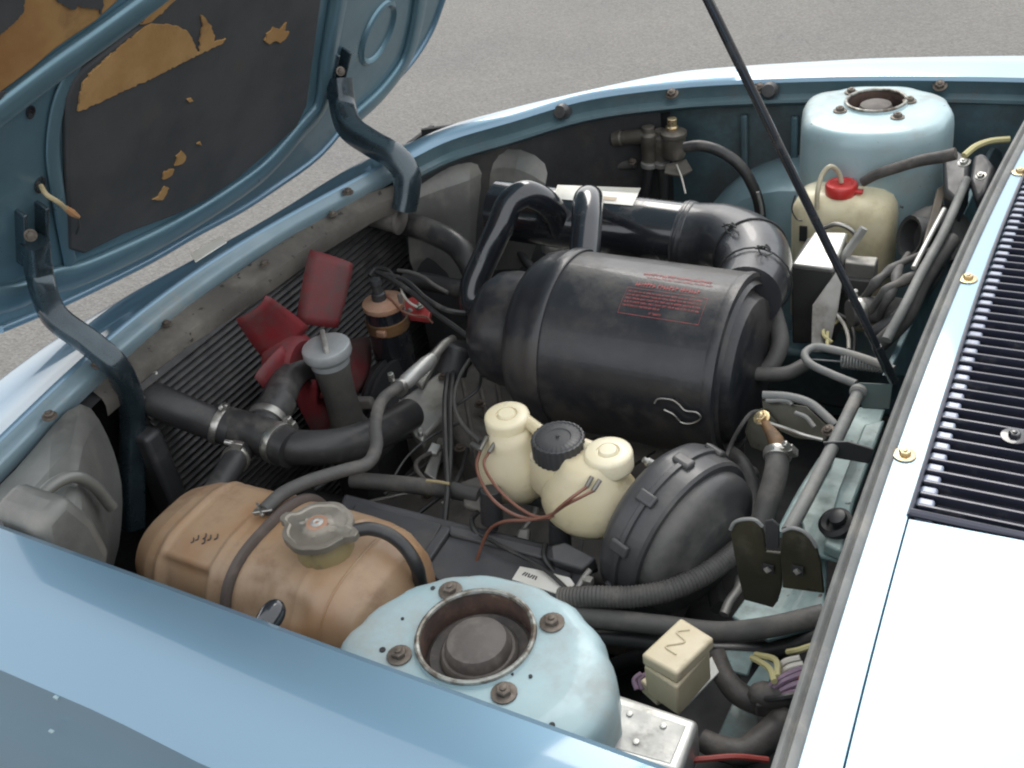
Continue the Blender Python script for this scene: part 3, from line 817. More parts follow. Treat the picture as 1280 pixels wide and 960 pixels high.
# insulation pads
def padpoly(name, pts, off, th, m, parent, bevel=.004, label=None):
    return obj(name, prism([bp(x, y, off) for x, y in pts], th, -BN), m, parent, bevel=bevel, label=label, angle=40)
pad = padpoly('insulation_pad', [(87, 312), (84, 125), (92, 103), (104, 88), (194, 18), (225, -6), (420, -160), (450, -160), (402, 0), (384, 132), (372, 158), (344, 184), (300, 222), (259, 250), (219, 270), (156, 293), (105, 318)], .010, .012, PAD, bon, label='dark insulation pad torn to show tan foam')
def foam(zpts, m=FOAM, off=.0125, parent=bon, sc=3.2, o=(0, 0)):
    fr = random.Random(len(zpts) * 7 + int(zpts[0][0]))
    Q = []
    for i in range(len(zpts)):
        a, c_ = zpts[i], zpts[(i + 1) % len(zpts)]
        L = math.hypot(c_[0] - a[0], c_[1] - a[1]); k = max(1, int(L / 9))
        for j in range(k):
            f = j / k; s_ = min(3.2, L * .12)
            Q.append((a[0] + (c_[0] - a[0]) * f + fr.uniform(-s_, s_), a[1] + (c_[1] - a[1]) * f + fr.uniform(-s_, s_)))
    return padpoly('torn_foam', [(o[0] + x / sc, o[1] + y / sc) for x, y in Q], off, .0035, m, parent, bevel=0)
foam([(315, 448), (322, 390), (330, 345), (360, 300), (430, 235), (520, 160), (600, 98), (650, 98), (700, 104), (740, 118), (765, 145), (780, 180), (792, 212), (800, 205), (804, 150), (812, 110), (806, 60), (822, 72), (845, 105), (856, 135), (862, 168), (905, 155), (895, 172), (800, 215), (700, 268), (600, 318), (500, 362), (400, 410)])
foam([(600, 92), (640, 60), (720, -20), (700, -30), (655, 0), (610, 45), (560, 100)], FOAM2)
foam([(1058, 165), (1075, 130), (1095, 112), (1120, 118), (1145, 92), (1140, 125), (1160, 128), (1140, 160), (1120, 172), (1100, 165), (1080, 175)])
foam([(700, 665), (708, 625), (730, 605), (748, 625), (740, 650), (715, 660)]); foam([(650, 718), (655, 695), (680, 680), (698, 675), (690, 700), (668, 715)])
foam([(610, 798), (632, 790), (650, 765), (660, 748), (676, 752), (665, 780), (650, 803)]); foam([(750, 400), (765, 392), (772, 404), (758, 410)]); foam([(790, 575), (802, 568), (806, 580)])
pad2 = padpoly('insulation_pad', [(-160, 260), (-30, 140), (0, 118), (40, 88), (70, 62), (120, 28), (150, 0), (210, -50), (260, -160), (-160, -160)], .010, .012, FOAM2, bon, label='brown foam pad with its dark skin torn away')
foam([(-200, 260), (0, 140), (50, 100), (95, 50), (98, 0), (90, -80), (-200, -80)], PAD)
foam([(225, -60), (230, 5), (270, 30), (300, 42), (310, 25), (400, 40), (408, 62), (414, 20), (420, -60)], PAD)
foam([(-40, 380), (30, 368), (0, 400)], PAD)
# holes, grommet and the cut wire
for px, py, r in ((38, 140, 8), (50, 231, 10)):
    P = bp(px, py, .001); k = S(r, P)
    obj('hole', lathe(P - BN * .004, BN, [(k * 1.15, 0), (k * 1.15, .0055), (k * .8, .0055), (k * .8, .003), (0, .003)], 20, ref=(0, 1, 0), a=.75, b=1.1), GLOSSBLACK, bon)
tw = thing('loose_wire', 'short tan wire with a bullet end hanging from a hole in the raised bonnet', 'wire', bp(51, 232, .004))
obj('insulation', tube([bp(51, 232, .004), bp(58, 243, .02), bp(72, 252, .03), bp(84, 262, .03)], .0035, 8), mat('wire_tan', (.42, .34, .19), .5), tw)
obj('terminal', tube([bp(82, 260, .03), bp(90, 266, .03), bp(98, 271, .028)], [.004, .0055, .003], 8), mat('terminal_orange', (.42, .22, .10), .5), tw)
obj('tail', tube([bp(97, 270, .028), bp(99, 282, .025), bp(96, 292, .02)], .002, 6), WBLACK, tw)
# hinge arms
def arm(pts, top, label):
    P = [top] + W(pts)
    r = S(15, P[2])
    h = obj('hinge_arm', join(tube(P, r, 16, 8, a=1.05, b=.85, ref=(0, 1, 0), sq=.5)), mat('hinge_paint', (.04, .062, .074), .28, .5, .6, col2=(.025, .04, .05), nscale=12, dirt=(.05, .05, .05), dirt_amt=.25) if 'hinge_paint' not in MATS else MATS['hinge_paint'], car, label=label, angle=60)
    T = P[0]
    obj('hinge_bracket', join(box(T + Vector((-.01, -.012, .01)), (.022, .006, .10), (BN, Vector((0, 1, 0)), BU)), box(T + Vector((-.01, .022, .01)), (.03, .006, .09), (BN, Vector((0, 1, 0)), BU))), MATS['hinge_paint'], h, bevel=.002)
    bolt(T + Vector((.02, -.015, .02)), (.8, -.4, .2), .006, h, BOLT)
    bolt(T + Vector((-.005, .0, .045)), (.8, -.4, .2), .006, h, BOLT)
    return h
arm([(50, 345, .985), (68, 394, .945), (112, 428, .90), (142, 454, .865), (160, 488, .81), (166, 524, .755), (165, 580, .69), (166, 660, .60)], bp(44, 302, .02), 'near hinge arm curving down into the bay')
arm([(428, 130, .955), (438, 160, .93), (466, 180, .91), (492, 195, .892), (509, 218, .86), (509, 240, .83), (505, 262, .80)], bp(424, 98, .02), 'far hinge arm curving down into the bay')

# ================================================================== ENGINE BAY THINGS
# ---- radiator with its dark horizontal slats
rad = thing('radiator', 'black radiator with thin horizontal slats behind the nose crossmember', 'radiator', (-1.23, 1.1, .5))
XR = -1.198
obj('core', boxb((XR - .04, .80, .25), (XR - .012, 1.50, .80)), DARKBAY, rad, bevel=.003)
SLT = mat('rad_slat', (.03, .03, .031), .4, .2, 0, col2=(.05, .049, .048), nscale=30, dirt=(.10, .092, .08), dirt_amt=.3, dirt_scale=25)
s0 = None
for i in range(42):
    z = .798 - i * .0125
    if s0 is None:
        s0 = obj('slat', box(Vector((XR, 1.15, z)), (.012, .70, .0026), (Vector((.8, 0, -.6)).normalized(), Vector((0, 1, 0)), Vector((.6, 0, .8)).normalized())), SLT, rad, bevel=.0008, bseg=1)
        zz = WL[s0.name].copy(); z0 = z
    else: inst(s0, zz + Vector((0, 0, z - z0)), rad)
obj('side_tank', boxb((XR - .03, .765, .28), (XR + .02, .80, .735)), DKPLASTIC, rad, bevel=.008, bseg=3)
obj('side_tank', boxb((XR - .03, 1.485, .28), (XR + .03, 1.53, .77)), DKPLASTIC, rad, bevel=.008, bseg=3)
nk = AX(478, 268, XR + .02)
obj('outlet', lathe(nk + Vector((-.02, 0, 0)), (1, .1, -.2), [(.026, -.01), (.026, .05), (.028, .052), (.028, .058), (.024, .06)], 24), BLOCK, rad)

# ---- cooling fan
FC = AX(362, 448, -1.13)
fan = thing('cooling_fan', 'red plastic engine fan with broad blades facing the radiator', 'fan', FC)
obj('hub', lathe(FC, (1, 0, 0), [(.035, -.03), (.045, -.02), (.045, .015), (.035, .03), (0, .032)], 32), REDFAN, fan)
def blade(pts):
    a, b, c, d = [AX(x, y, -1.13 + s * .8) for x, y, s in pts]      # tip-left, tip-right, root-right, root-left
    rows = []
    for k in range(9):
        u = k / 8
        p0, p1 = a.lerp(d, u), b.lerp(c, u)
        w_ = (.93 if k == 0 else 1) * (1 - .12 * max(0, u - .6))
        m_ = p0.lerp(p1, .5)
        p0 = m_.lerp(p0, w_); p1 = m_.lerp(p1, w_)
        rows.append([p0.lerp(p1, j / 6) + Vector((.012 * (1 - (j / 3 - 1) ** 2), 0, 0)) for j in range(7)])
    return obj('blade', loft(rows), REDFAN, fan, solid=.0025)
blade(((386, 311, -.03), (443, 330, .035), (424, 410, .03), (368, 404, -.03)))
blade(((334, 368, .035), (294, 400, -.035), (328, 450, -.03), (388, 408, .03)))
blade(((462, 420, -.03), (452, 492, .035), (400, 500, .03), (392, 430, -.03)))
blade(((318, 470, .035), (340, 520, -.02), (380, 500, -.03), (352, 430, .03)))
blade(((400, 560, .03), (440, 545, -.03), (400, 470, -.03), (360, 480, .03)))
# ---- engine: dusty block, covers, casting
eng = thing('engine', 'dusty grey engine block with cast housings low in the bay', 'engine', (-.8, 1.15, .3))
obj('block', boxb((-1.05, .98, .28), (-.48, 1.42, .47)), BLOCK, eng, bevel=.02, bseg=3)
def slab(name, pts, th, m, parent, bevel=.004, **kw):
    return obj(name, prism(W(pts), th), m, parent, bevel=bevel, **kw)
slab('valve_cover', [(545, 505, .56), (610, 425, .55), (700, 455, .53), (720, 520, .52), (690, 600, .52), (600, 590, .54)], .08, BLOCK, eng, .012, bseg=3)
slab('cast_housing', [(497, 500, .60), (552, 462, .60), (566, 492, .59), (556, 520, .585), (528, 548, .58), (508, 530, .585)], .10, ALU, eng, .006)
slab('cast_flange', [(498, 498, .605), (508, 503, .603), (532, 541, .585), (528, 552, .582), (518, 545, .585)], .02, ALUCLEAN, eng, .002)
for i in range(5):
    P = A(501 + i * 6.2, 505 + i * 9.2, .606 - i * .0045)
    obj('flange_boss', lathe(P, UP, [(.005, -.01), (.005, .003), (.003, .005), (0, .005)], 10), ALUCLEAN, eng)
slab('bracket', [(515, 472, .615), (548, 430, .615), (556, 436, .612), (528, 482, .61)], .012, ALU, eng, .003)
slab('bracket', [(420, 500, .60), (462, 500, .60), (470, 512, .58), (428, 515, .58)], .02, BLOCK, eng, .004)
slab('bracket', [(530, 590, .55), (548, 545, .55), (556, 548, .55), (545, 600, .54)], .01, ALU, eng, .002)
slab('bracket', [(533, 565, .56), (540, 552, .565), (552, 556, .56), (546, 568, .555)], .008, ALUCLEAN, eng, .002)
for k, (x, y, z) in enumerate(((600, 505, .56), (658, 500, .55), (575, 560, .55), (640, 470, .56), (555, 470, .6), (610, 560, .55))):
    bolt(A(x, y, z), UP, .007, eng, BOLT)
for i in range(5):
    slab('cooling_rib', [(575 + i * 22, 470 + i * 5, .558 - i * .004), (580 + i * 22, 468 + i * 5, .558 - i * .004), (600 + i * 22, 585, .548), (595 + i * 22, 587, .548)], .01, BLOCK, eng, .002)
obj('pulley', lathe(Vector((-1.09, 1.2, .52)), (1, 0, 0), [(.0, 0), (.08, 0), (.085, .01), (.07, .016), (.085, .022), (.085, .03), (.03, .034), (0, .034)], 40), DKPLASTIC, eng)
obj('front_cover', boxb((-1.07, 1.0, .3), (-.98, 1.38, .56)), DARKBAY, eng, bevel=.02)
obj('intake_runner', join(*[tube([Vector((-.95 + i * .12, 1.32, .50)), Vector((-.95 + i * .12, 1.42, .58)), Vector((-.95 + i * .12, 1.52, .56))], .026, 14, 6) for i in range(4)]), ALU, eng)
for px, py, z, r in ((690, 290, .70, .018), (700, 318, .68, .012), (778, 318, .70, .020), (800, 322, .70, .014), (830, 325, .66, .015)):
    P = A(px, py, z); obj('carburettor_boss', lathe(P - UP * .02, Vector((.3, -.2, 1)), [(r * 1.2, -.02), (r * 1.2, 0), (r, .004), (r, .018), (r * .5, .022), (r * .5, .03), (0, .03)], 14), ALUCLEAN, eng, bevel=.0015)
obj('linkage_rod', tube([A(812, 338, .72), A(838, 322, .73)], .003, 8), STEEL, eng)
obj('linkage_rod', tube([A(888, 350, .71), A(889, 335, .73)], .003, 8), STEEL, eng)
obj('linkage_rod', tube([A(670, 270, .78), A(690, 290, .74), A(706, 300, .72)], .003, 8, 4), STEEL, eng)
obj('carburettor', join(boxb((-.92, 1.40, .50), (-.78, 1.52, .64)), lathe(Vector((-.85, 1.46, .62)), UP, [(.05, 0), (.05, .03), (.04, .04), (0, .04)], 24)), ALU, eng, bevel=.006)
obj('carburettor', join(boxb((-.68, 1.42, .50), (-.54, 1.54, .62)), lathe(Vector((-.61, 1.48, .60)), UP, [(.05, 0), (.05, .03), (.04, .04), (0, .04)], 24)), ALU, eng, bevel=.006)

# ---- air filter drum
YF = 1.222
af = A(810, 441, .72); ZF = AY(840, 445, YF).z
fl = thing('air_filter_housing', 'large black drum air filter housing with faded red print across its top', 'air filter', (-.6, YF, ZF))
def fx(px, py): return AY(px, py, YF).x
xr = fx(934, 462)
FO = Vector((xr, YF, ZF))
L_ = lambda px, py: xr - fx(px, py)
R1 = .139
hsh = L_(716, 432); hs1 = L_(690, 430)
prof = [(0, -.010), (.03, -.012), (.095, -.012), (.104, -.008), (.109, .004), (.114, .012), (.120, .012), (.124, .0), (.128, .006), (.134, .004), (R1 + .001, .006), (R1 + .002, .014), (R1 + .0005, .02), (R1, .022), (R1, hsh - .01)]
obj('drum', lathe(FO, (-1, 0, 0), prof, 72, ref=(0, 0, 1)), FILTERBLACK, fl, angle=35)
obj('front_shell', lathe(FO, (-1, 0, 0), [(R1 + .003, hsh - .012), (R1 + .0045, hsh - .009), (R1 + .0045, hsh + .004), (R1 + .001, hsh + .010), (R1 * .985, hs1 - .012), (R1 * .95, hs1 + .006), (R1 * .86, hs1 + .022), (R1 * .70, hs1 + .032), (.08, hs1 + .036)], 72, ref=(0, 0, 1)), FILTERBLACK, fl, angle=50)
R2 = .094; he = L_(607, 405)
obj('resonator', lathe(FO, (-1, 0, 0), [(R2 + .006, hs1 + .02), (R2 + .001, hs1 + .034), (R2, hs1 + .045), (R2, he - .05), (R2 * .96, he - .028), (R2 * .82, he - .01), (R2 * .55, he), (0, he + .004)], 56, ref=(0, 0, 1)), FILTERBLACK, fl, angle=50)
# clips and the wire bail near the lower right
def onf(px, py, rad=R1 + .002):
    # nearest hit of a sight line with the drum
    c = Vector((px - 640, py - 480, FPX)); d = Vector((AX_X.dot(c), AX_Y.dot(c), AX_Z.dot(c))).normalized()
    o = CAMP - FO
    a = d.y ** 2 + d.z ** 2; b = 2 * (o.y * d.y + o.z * d.z); cc_ = o.y ** 2 + o.z ** 2 - rad ** 2
    D = b * b - 4 * a * cc_
    t = (-b - math.sqrt(max(D, 0))) / (2 * a)
    return CAMP + d * t
bail = [(818, 504), (822, 499), (840, 500), (848, 505), (856, 513), (872, 516), (876, 522), (866, 529), (852, 528), (842, 518), (830, 512)]
obj('wire_clip', tube([onf(x, y, R1 + .006) for x, y in bail], .0013, 6, 5), STEEL, fl)
# printed panel: red frame, two headings and a block of lines, on the curve of the drum
def printband(u0, u1, v0, v1, m, off=.0006, name='print'):
    """u along the drum (0 at left), v round it, both in the panel's own 0..1"""
    n = 3; rows = []
    for i in range(n):
        v = v0 + (v1 - v0) * i / (n - 1); row = []
        for j in range(2):
            u = u0 + (u1 - u0) * j
            row.append(pnl(u, v, off))
        rows.append(row)
    return loft(rows)
q00, q11 = onf(783, 345), onf(886, 402)
def angf(p): return math.atan2(p.y - YF, p.z - ZF)
cor = [onf(*p) for p in ((792, 340), (890, 362), (768, 390), (876, 405))]
xs0, xs1 = cor[2].x + .004, cor[1].x - .0
at0, at1 = angf(cor[0]) + .05, angf(cor[2])
def pnl(u, v, off):
    a = at0 + (at1 - at0) * v; r = R1 + off
    return Vector((xs0 + (xs1 - xs0) * u, YF + math.sin(a) * r, ZF + math.cos(a) * r))
bands = []
rnd = random.Random(5)
def line(u0, u1, v0, h, w0, w1, gap=.010):
    u = u0
    while u < u1:
        nl = rnd.randint(2, 8)
        for k in range(nl):
            w = rnd.uniform(w0, w1)
            if u + w > u1: return
            for _ in range(2):
                a = rnd.uniform(0, .5)
                bands.append(printband(u, u + w * .3, v0, v0 + h, None) if _ == 0 else printband(u, u + w * .85, v0 + h * a, v0 + h * (a + .3), None))
            u += w + w * .25
        u += gap
line(.10, .98, .02, .085, .02, .03)
line(.16, .98, .13, .05, .012, .02)
line(.08, .90, .30, .11, .022, .034, .02)
for k in range(5): line(.03, .96 if k < 4 else .5, .52 + k * .072, .042, .007, .013)
line(.38, .55, .90, .05, .01, .015)
for a in ((0, 1, .46, .466), (0, 1, .985, .993), (0, .003, .46, .99), (.997, 1, .46, .99)): bands.append(printband(*a, None))
obj('print', join(*bands), REDTXT, fl, recalc=True, smooth=False)
# ---- intake trunk and elbow
YS = 1.50
P0, P1_ = AY(622, 262, YS), AY(862, 294, YS)
sn = thing('intake_duct', 'thick black intake trunk running behind the filter drum with a dusty elbow', 'duct', P0)
rs = S(38, P0.lerp(P1_, .5))
tr = lathe(P0, P1_ - P0, [(rs * .82, .02), (rs * .86, 0), (rs, 0), (rs, (P1_ - P0).length)], 48, ref=(0, 0, 1))
obj('trunk', tr, GLOSSBLACK, sn, angle=40)
el = [AY(850, 292, YS), AY(868, 296, YS), AY(905, 300, 1.49), AY(938, 318, 1.44), AY(944, 345, 1.37), A(934, 372, .79)]
obj('elbow', tube(el, [rs * 1.05, rs * 1.06, rs * 1.10, rs * 1.1, rs * 1.0, rs * .92], 40, 10, ref=None), DUCTBLACK, sn, angle=60)
pe = catmull(el, 10)
for f in (.05, .09, .13):
    i = int(f * (len(pe) - 1)); t = (pe[i + 1] - pe[i]).normalized()
    obj('bead', lathe(pe[i], t, [(rs * 1.05, -.004), (rs * 1.085, -.002), (rs * 1.09, .001), (rs * 1.05, .004)], 40), DUCTBLACK, sn)
# wire ties round the elbow
def tie(f, rad, twist):
    i = int(f * (len(pe) - 1)); t = (pe[i + 1] - pe[i]).normalized(); _, n, b = basis(t)
    ring = [pe[i] + (n * math.cos(q * math.pi / 12) + b * math.sin(q * math.pi / 12)) * rad for q in range(24)]
    o = obj('wire_tie', tube(ring + [ring[0]], .0016, 6, 1, caps=False), WBLACK, sn)
    T = max(ring, key=lambda p: (CAMP - p).normalized().dot((p - pe[i]).normalized()))
    obj('twist', join(tube([T, T + Vector((.005, -.004, .01)), T + Vector((.012, -.01, .006)), T + Vector((.004, -.012, .012)), T + Vector((-.01, -.008, .004))], .0016, 6, 4),
                      tube([T, T + Vector((-.008, -.006, .008)), T + Vector((.002, -.012, -.004)), T + Vector((.014, -.006, -.002))], .0013, 6, 4)), WBLACK, o)
tie(.60, rs * 1.13, 0); tie(.86, rs * 1.05, 1)
# white paper label lying on the trunk
rows = []
TX = (P1_ - P0).normalized(); _, tn_, tb_ = basis(TX, (0, 0, 1))
def ontr(px, py):
    c = Vector((px - 640, py - 480, FPX)); d = Vector((AX_X.dot(c), AX_Y.dot(c), AX_Z.dot(c))).normalized()
    o = CAMP - P0; dp = d - TX * d.dot(TX); op = o - TX * o.dot(TX)
    a = dp.dot(dp); b = 2 * dp.dot(op); c_ = op.dot(op) - (rs + .0012) ** 2
    D = max(b * b - 4 * a * c_, 0); t = (-b - math.sqrt(D)) / 2 / a
    return CAMP + d * t
for k in range(5):
    v = k / 4
    a = Vector((697 - 6 * v, 231 + 17 * v, 0)); b = Vector((801 - 10 * v, 235 + 22 * v, 0))
    rows.append([ontr(a.x + (b.x - a.x) * j / 8, a.y + (b.y - a.y) * j / 8) for j in range(9)])
lb = obj('paper_label', loft(rows), PAPER, sn)
obj('label_print', loft([[ontr(748, 245), ontr(772, 247)], [ontr(746, 249), ontr(770, 251)]]), mat('label_print_tan', (.50, .40, .28), .7), sn).location += Vector((-.0003, -.0006, .0006))
# ---- the two thin pipes
hp = [AY(700, 285, 1.47), AY(690, 262, 1.45), AY(674, 248, 1.43), AY(655, 243, 1.41), AY(638, 254, 1.39), AY(624, 286, 1.36), AY(604, 328, 1.33), AY(591, 360, 1.30), AY(593, 384, 1.28), AY(612, 396, 1.26), AY(640, 398, 1.24)]
r_ = S(17.5, hp[4])
t = thing('breather_pipe', 'glossy black hooked pipe curling into the small end of the filter drum', 'pipe', hp[4])
obj('tube', tube(hp, r_, 22, 8), GLOSSBLACK, t, angle=70)
hp = [AY(740, 262, 1.47), AY(737, 250, 1.44), AY(735, 252, 1.41), AY(734, 270, 1.37), AY(732, 300, 1.33), AY(729, 345, 1.28)]
t = thing('breather_pipe', 'glossy black upright pipe standing on the filter drum beneath the paper label', 'pipe', hp[3])
obj('tube', tube(hp, [r_ * .9, r_ * 1.02, r_ * 1.08, r_ * 1.05, r_ * 1.05, r_ * 1.05], 22, 8), GLOSSBLACK, t, angle=70)

# ---- brake fluid reservoir
cR = A(690, 600, .74)
br = thing('brake_fluid_reservoir', 'cream twin-lobed brake fluid reservoir with one black and two cream caps', 'reservoir', cR)
def lobe(cx, cy, z, w, hgt, cyb):
    top = A(cx, cy, z)
    r = S(w, top)
    return top, r
T1 = A(640, 556, .745)
ra = S(45, T1)
obj('body', lathe(T1 + UP * .012, Vector((.02, .0, -1)), [(ra * .5, -.012), (ra * .62, 0), (ra * .74, .012), (ra * .98, .028), (ra * 1.10, .048), (ra * 1.08, .066), (ra * .85, .084), (ra * .4, .094), (0, .096)], 40, ref=(1, 0, 0), a=1.08, b=.95), CREAM, br, angle=70, label='far cream lobe of the reservoir')
T2 = A(745, 594, .75); rb = S(51, T2)
obj('body', lathe(T2 + UP * .014 + Vector((-.008, -.004, 0)), Vector((-.03, 0, -1)), [(rb * .5, -.014), (rb * .66, 0), (rb * .86, .014), (rb * 1.08, .034), (rb * 1.14, .054), (rb * 1.10, .066), (rb * .92, .080), (rb * .5, .089), (0, .090)], 40, ref=(1, 0, 0), a=1.12, b=.98), CREAM, br, angle=70, label='near cream lobe of the reservoir')
T3 = A(697, 580, .75)
obj('neck', lathe(T3 + UP * .012, Vector((0, 0, -1)), [(S(26, T3), 0), (S(28, T3), .02), (S(30, T3), .045), (S(24, T3), .06), (0, .062)], 32, ref=(1, 0, 0), a=1.35), CREAM, br, angle=70)
def cap(px, py, z, rp, hgt, m, knurl=0, btn=True, dark=False):
    c = A(px, py, z); r = S(rp, c)
    if dark:
        o = obj('cap', lathe(c, UP, [(r * .9, -hgt), (r, -hgt + .002), (r * 1.0, -.004), (r * .97, -.0005), (r * .90, 0), (r * .86, -.0012), (r * .80, .0), (r * .5, .0006), (r * .47, -.0006), (r * .2, -.0002), (0, 0)], 96, knurl=28, kamp=.022), m, br, angle=50)
        obj('vent', lathe(c, UP, [(r * .07, 0), (r * .06, .003), (0, .0035)], 10), DARKTXT, o)
    else:
        o = obj('cap', lathe(c, UP, [(r * .86, -hgt), (r * .99, -hgt + .003), (r, -hgt + .006), (r, -.006), (r * .965, -.002), (r * .88, 0), (r * .48, .0), (r * .46, -.0022), (r * .42, -.0024), (r * .40, .0), (r * .34, .0025), (0, .003)], 48), m, br, angle=50)
    return c, r
k1, r1 = cap(633, 517, .785, 29, .026, CREAMCAP)
k2, r2 = cap(697, 546, .79, 34, .030, DKPLASTIC, dark=True)
k3, r3 = cap(760, 563, .785, 31, .028, CREAMCAP)
obj('bridge', tube([k1 + Vector((.02, .01, -.012)), k2 + Vector((-.02, .01, -.014))], .009, 12, 2), CREAM, br)
obj('bridge', tube([k2 + Vector((.02, .01, -.012)), k3 + Vector((-.02, .01, -.014))], .010, 12, 2), CREAM, br)
for pts in (((609, 546), (600, 563)), ((620, 552), (611, 566)), ((740, 596), (733, 609)), ((750, 600), (741, 614))):
    zt = .762 if pts[0][0] < 700 else .775
    obj('terminal', tube([A(*pts[0], zt), A(*pts[1], zt - .006)], .0032, 8, 2), mat('terminal_grey', (.2, .19, .17), .4, .5) if 'terminal_grey' not in MATS else MATS['terminal_grey'], br, bevel=.0006)
def wire(label, pts, r, m, name='wire', cat='wire', n=8, group=None):
    return tag(obj(name, tube(W(pts), r, 7, n), m), label, cat, group)
wire('brown wire looping from the far cream cap of the brake reservoir', [(601, 562, .75), (596, 580, .74), (603, 605, .735), (622, 630, .73), (650, 646, .72), (680, 648, .72), (700, 640, .715)], .0023, WBROWN)
wire('second brown wire from the far cream cap, hugging the reservoir lobe', [(611, 566, .755), (605, 580, .765), (618, 605, .765), (640, 628, .75), (665, 644, .735), (688, 648, .725)], .002, WBROWN)
wire('reddish brown wire clipped under the near cream cap of the reservoir', [(733, 609, .769), (715, 622, .775), (700, 634, .76), (688, 644, .74), (660, 650, .73), (630, 652, .72), (612, 662, .7), (603, 680, .68), (592, 712, .65)], .0022, WBROWN)
wire('dark brown wire beside it under the near cream cap', [(741, 614, .769), (725, 622, .775), (706, 632, .762), (692, 642, .742)], .002, WBROWN)

# ---- brake servo
YB, ZB = 0, 0
cb = AX(836, 656, -.415)
SX = Vector((.93, -.32, -.13)).normalized(); SYv = SX.cross(Vector((0, 0, 1))).normalized() * -1; SZv = SX.cross(SYv)
bs = thing('brake_servo', 'squat black brake servo drum with stepped rim beside the cream reservoir', 'brake servo', cb)
RB = .112
obj('shell', lathe(cb, SX, [(0, -.030), (.07, -.028), (RB - .012, -.026), (RB - .003, -.018), (RB, -.010), (RB, .004), (RB + .003, .006), (RB + .003, .012), (RB - .001, .013), (RB - .001, .034), (RB - .004, .038), (RB - .010, .038)], 80), BOOSTERBLACK, bs, angle=32)
obj('rear_shell', lathe(cb, SX, [(RB - .012, .030), (RB - .012, .048), (RB - .016, .058), (RB - .028, .066), (RB - .045, .070), (RB - .05, .076), (RB - .06, .080), (.03, .082), (0, .082)], 72), BOOSTERBLACK, bs, angle=40)
for q in (-95, -60, -25, 12, 45, 80, 115, 150, 190, 230):
    a = R_(q + 180)
    d = SYv * math.cos(a) + SZv * math.sin(a)
    e = SX.cross(d)
    obj('crimp_tab', box(cb + d * (RB + .0015) + SX * .008, (.026, .016, .008), (SX, e, d)), BOOSTERBLACK, bs, bevel=.003, bseg=3)
P = A(809, 577, .745)
obj('vacuum_nipple', lathe(P, (-.6, -.2, .5), [(.006, -.02), (.006, 0), (.004, .002), (.004, .006), (0, .006)], 12), ALUCLEAN, bs)
# master cylinder below the reservoir
mc = thing('brake_master_cylinder', 'dark brake master cylinder half hidden below the cream reservoir', 'cylinder', A(690, 640, .66))
Pm = cb + Vector((-.08, 0, 0))
obj('barrel', tube([Pm, Pm + Vector((-.17, 0, 0))], .020, 20, 2), DKPLASTIC, mc)
for px, py, z in ((614, 628, .70), (700, 668, .66)):
    P = A(px, py, z)
    obj('outlet_boss', join(lathe(P, (0, -.2, -1), [(.014, -.02), (.015, .0), (.015, .03), (.008, .036), (.008, .042), (0, .042)], 18)), DKPLASTIC, mc, bevel=.001)
# brake lines
hose('brake_line', 'thin dark brake line curling down beneath the reservoir toward the battery', W([(597, 640, .68), (590, 648, .67), (592, 660, .67), (604, 676, .66), (640, 700, .65), (690, 725, .64), (712, 742, .63)]), .0036, WBLACK, 'pipe')
hose('brake_line', 'thin dark line hooking over the white battery label', W([(682, 680, .67), (680, 695, .67), (690, 712, .66), (704, 724, .65), (720, 724, .65), (734, 716, .65), (745, 712, .64)]), .0036, WBLACK, 'pipe')

# ---- coolant expansion tank
tk = thing('coolant_tank', 'stained amber plastic coolant tank with a metal cap and rubber strap', 'tank', A(330, 720, .6))
# a long barrel lying along the car: sections given by ridge line (photo top edge) and belly
sec = []
def tsec(pxt, pyt, yc, zt, w, h):
    T = A(pxt, pyt, zt)
    c = Vector((T.x, yc, zt - h))
    row = []
    for k in range(24):
        a = 2 * math.pi * k / 24
        ca, sa = math.cos(a), math.sin(a)
        row.append(c + Vector((0, math.copysign(abs(ca) ** .72, ca) * w, math.copysign(abs(sa) ** .72, sa) * h)))
    return row
YT = .655
ztk = .765
def xat(px, py): return A(px, py, ztk - .02).x
xa, xb = xat(152, 660), xat(488, 735)
prof = [(0, .02, .02), (.008, .055, .05), (.028, .080, .072), (.06, .094, .084), (.10, .100, .090), (.16, .102, .092), (.19, .103, .094), (.196, .099, .090), (.205, .098, .089), (.211, .103, .094), (.25, .104, .096), (.32, .104, .094), (.345, .100, .088), (.372, .086, .072), (.384, .055, .045), (.388, .02, .02)]
span = xb - xa
from mathutils import noise as mno
def sm(x, a, b_, e):      # soft window
    f = lambda t: max(0, min(1, t)) ** 2 * (3 - 2 * max(0, min(1, t)))
    return f((x - a) / e + .5) * f((b_ - x) / e + .5)
def tk_off(h_, a):
    o = -.0075 * sm(h_, .090, .168, .012) * sm(a, 131, 176, 8)
    o += -.0028 * sm(h_, .092, .166, .010) * sm(a, 62, 124, 6)
    o += -.007 * sm(h_, .222, .262, .022) * sm(a, 118, 160, 22)
    o += -.005 * sm(h_, .285, .318, .020) * sm(a, 128, 150, 20)
    o += .003 * sm(h_, .080, .090, .008) * sm(a, 40, 200, 20) + .003 * sm(h_, .168, .176, .008) * sm(a, 40, 200, 20) + .0025 * sm(h_, .296, .302, .006) * sm(a, 60, 200, 20)
    return o
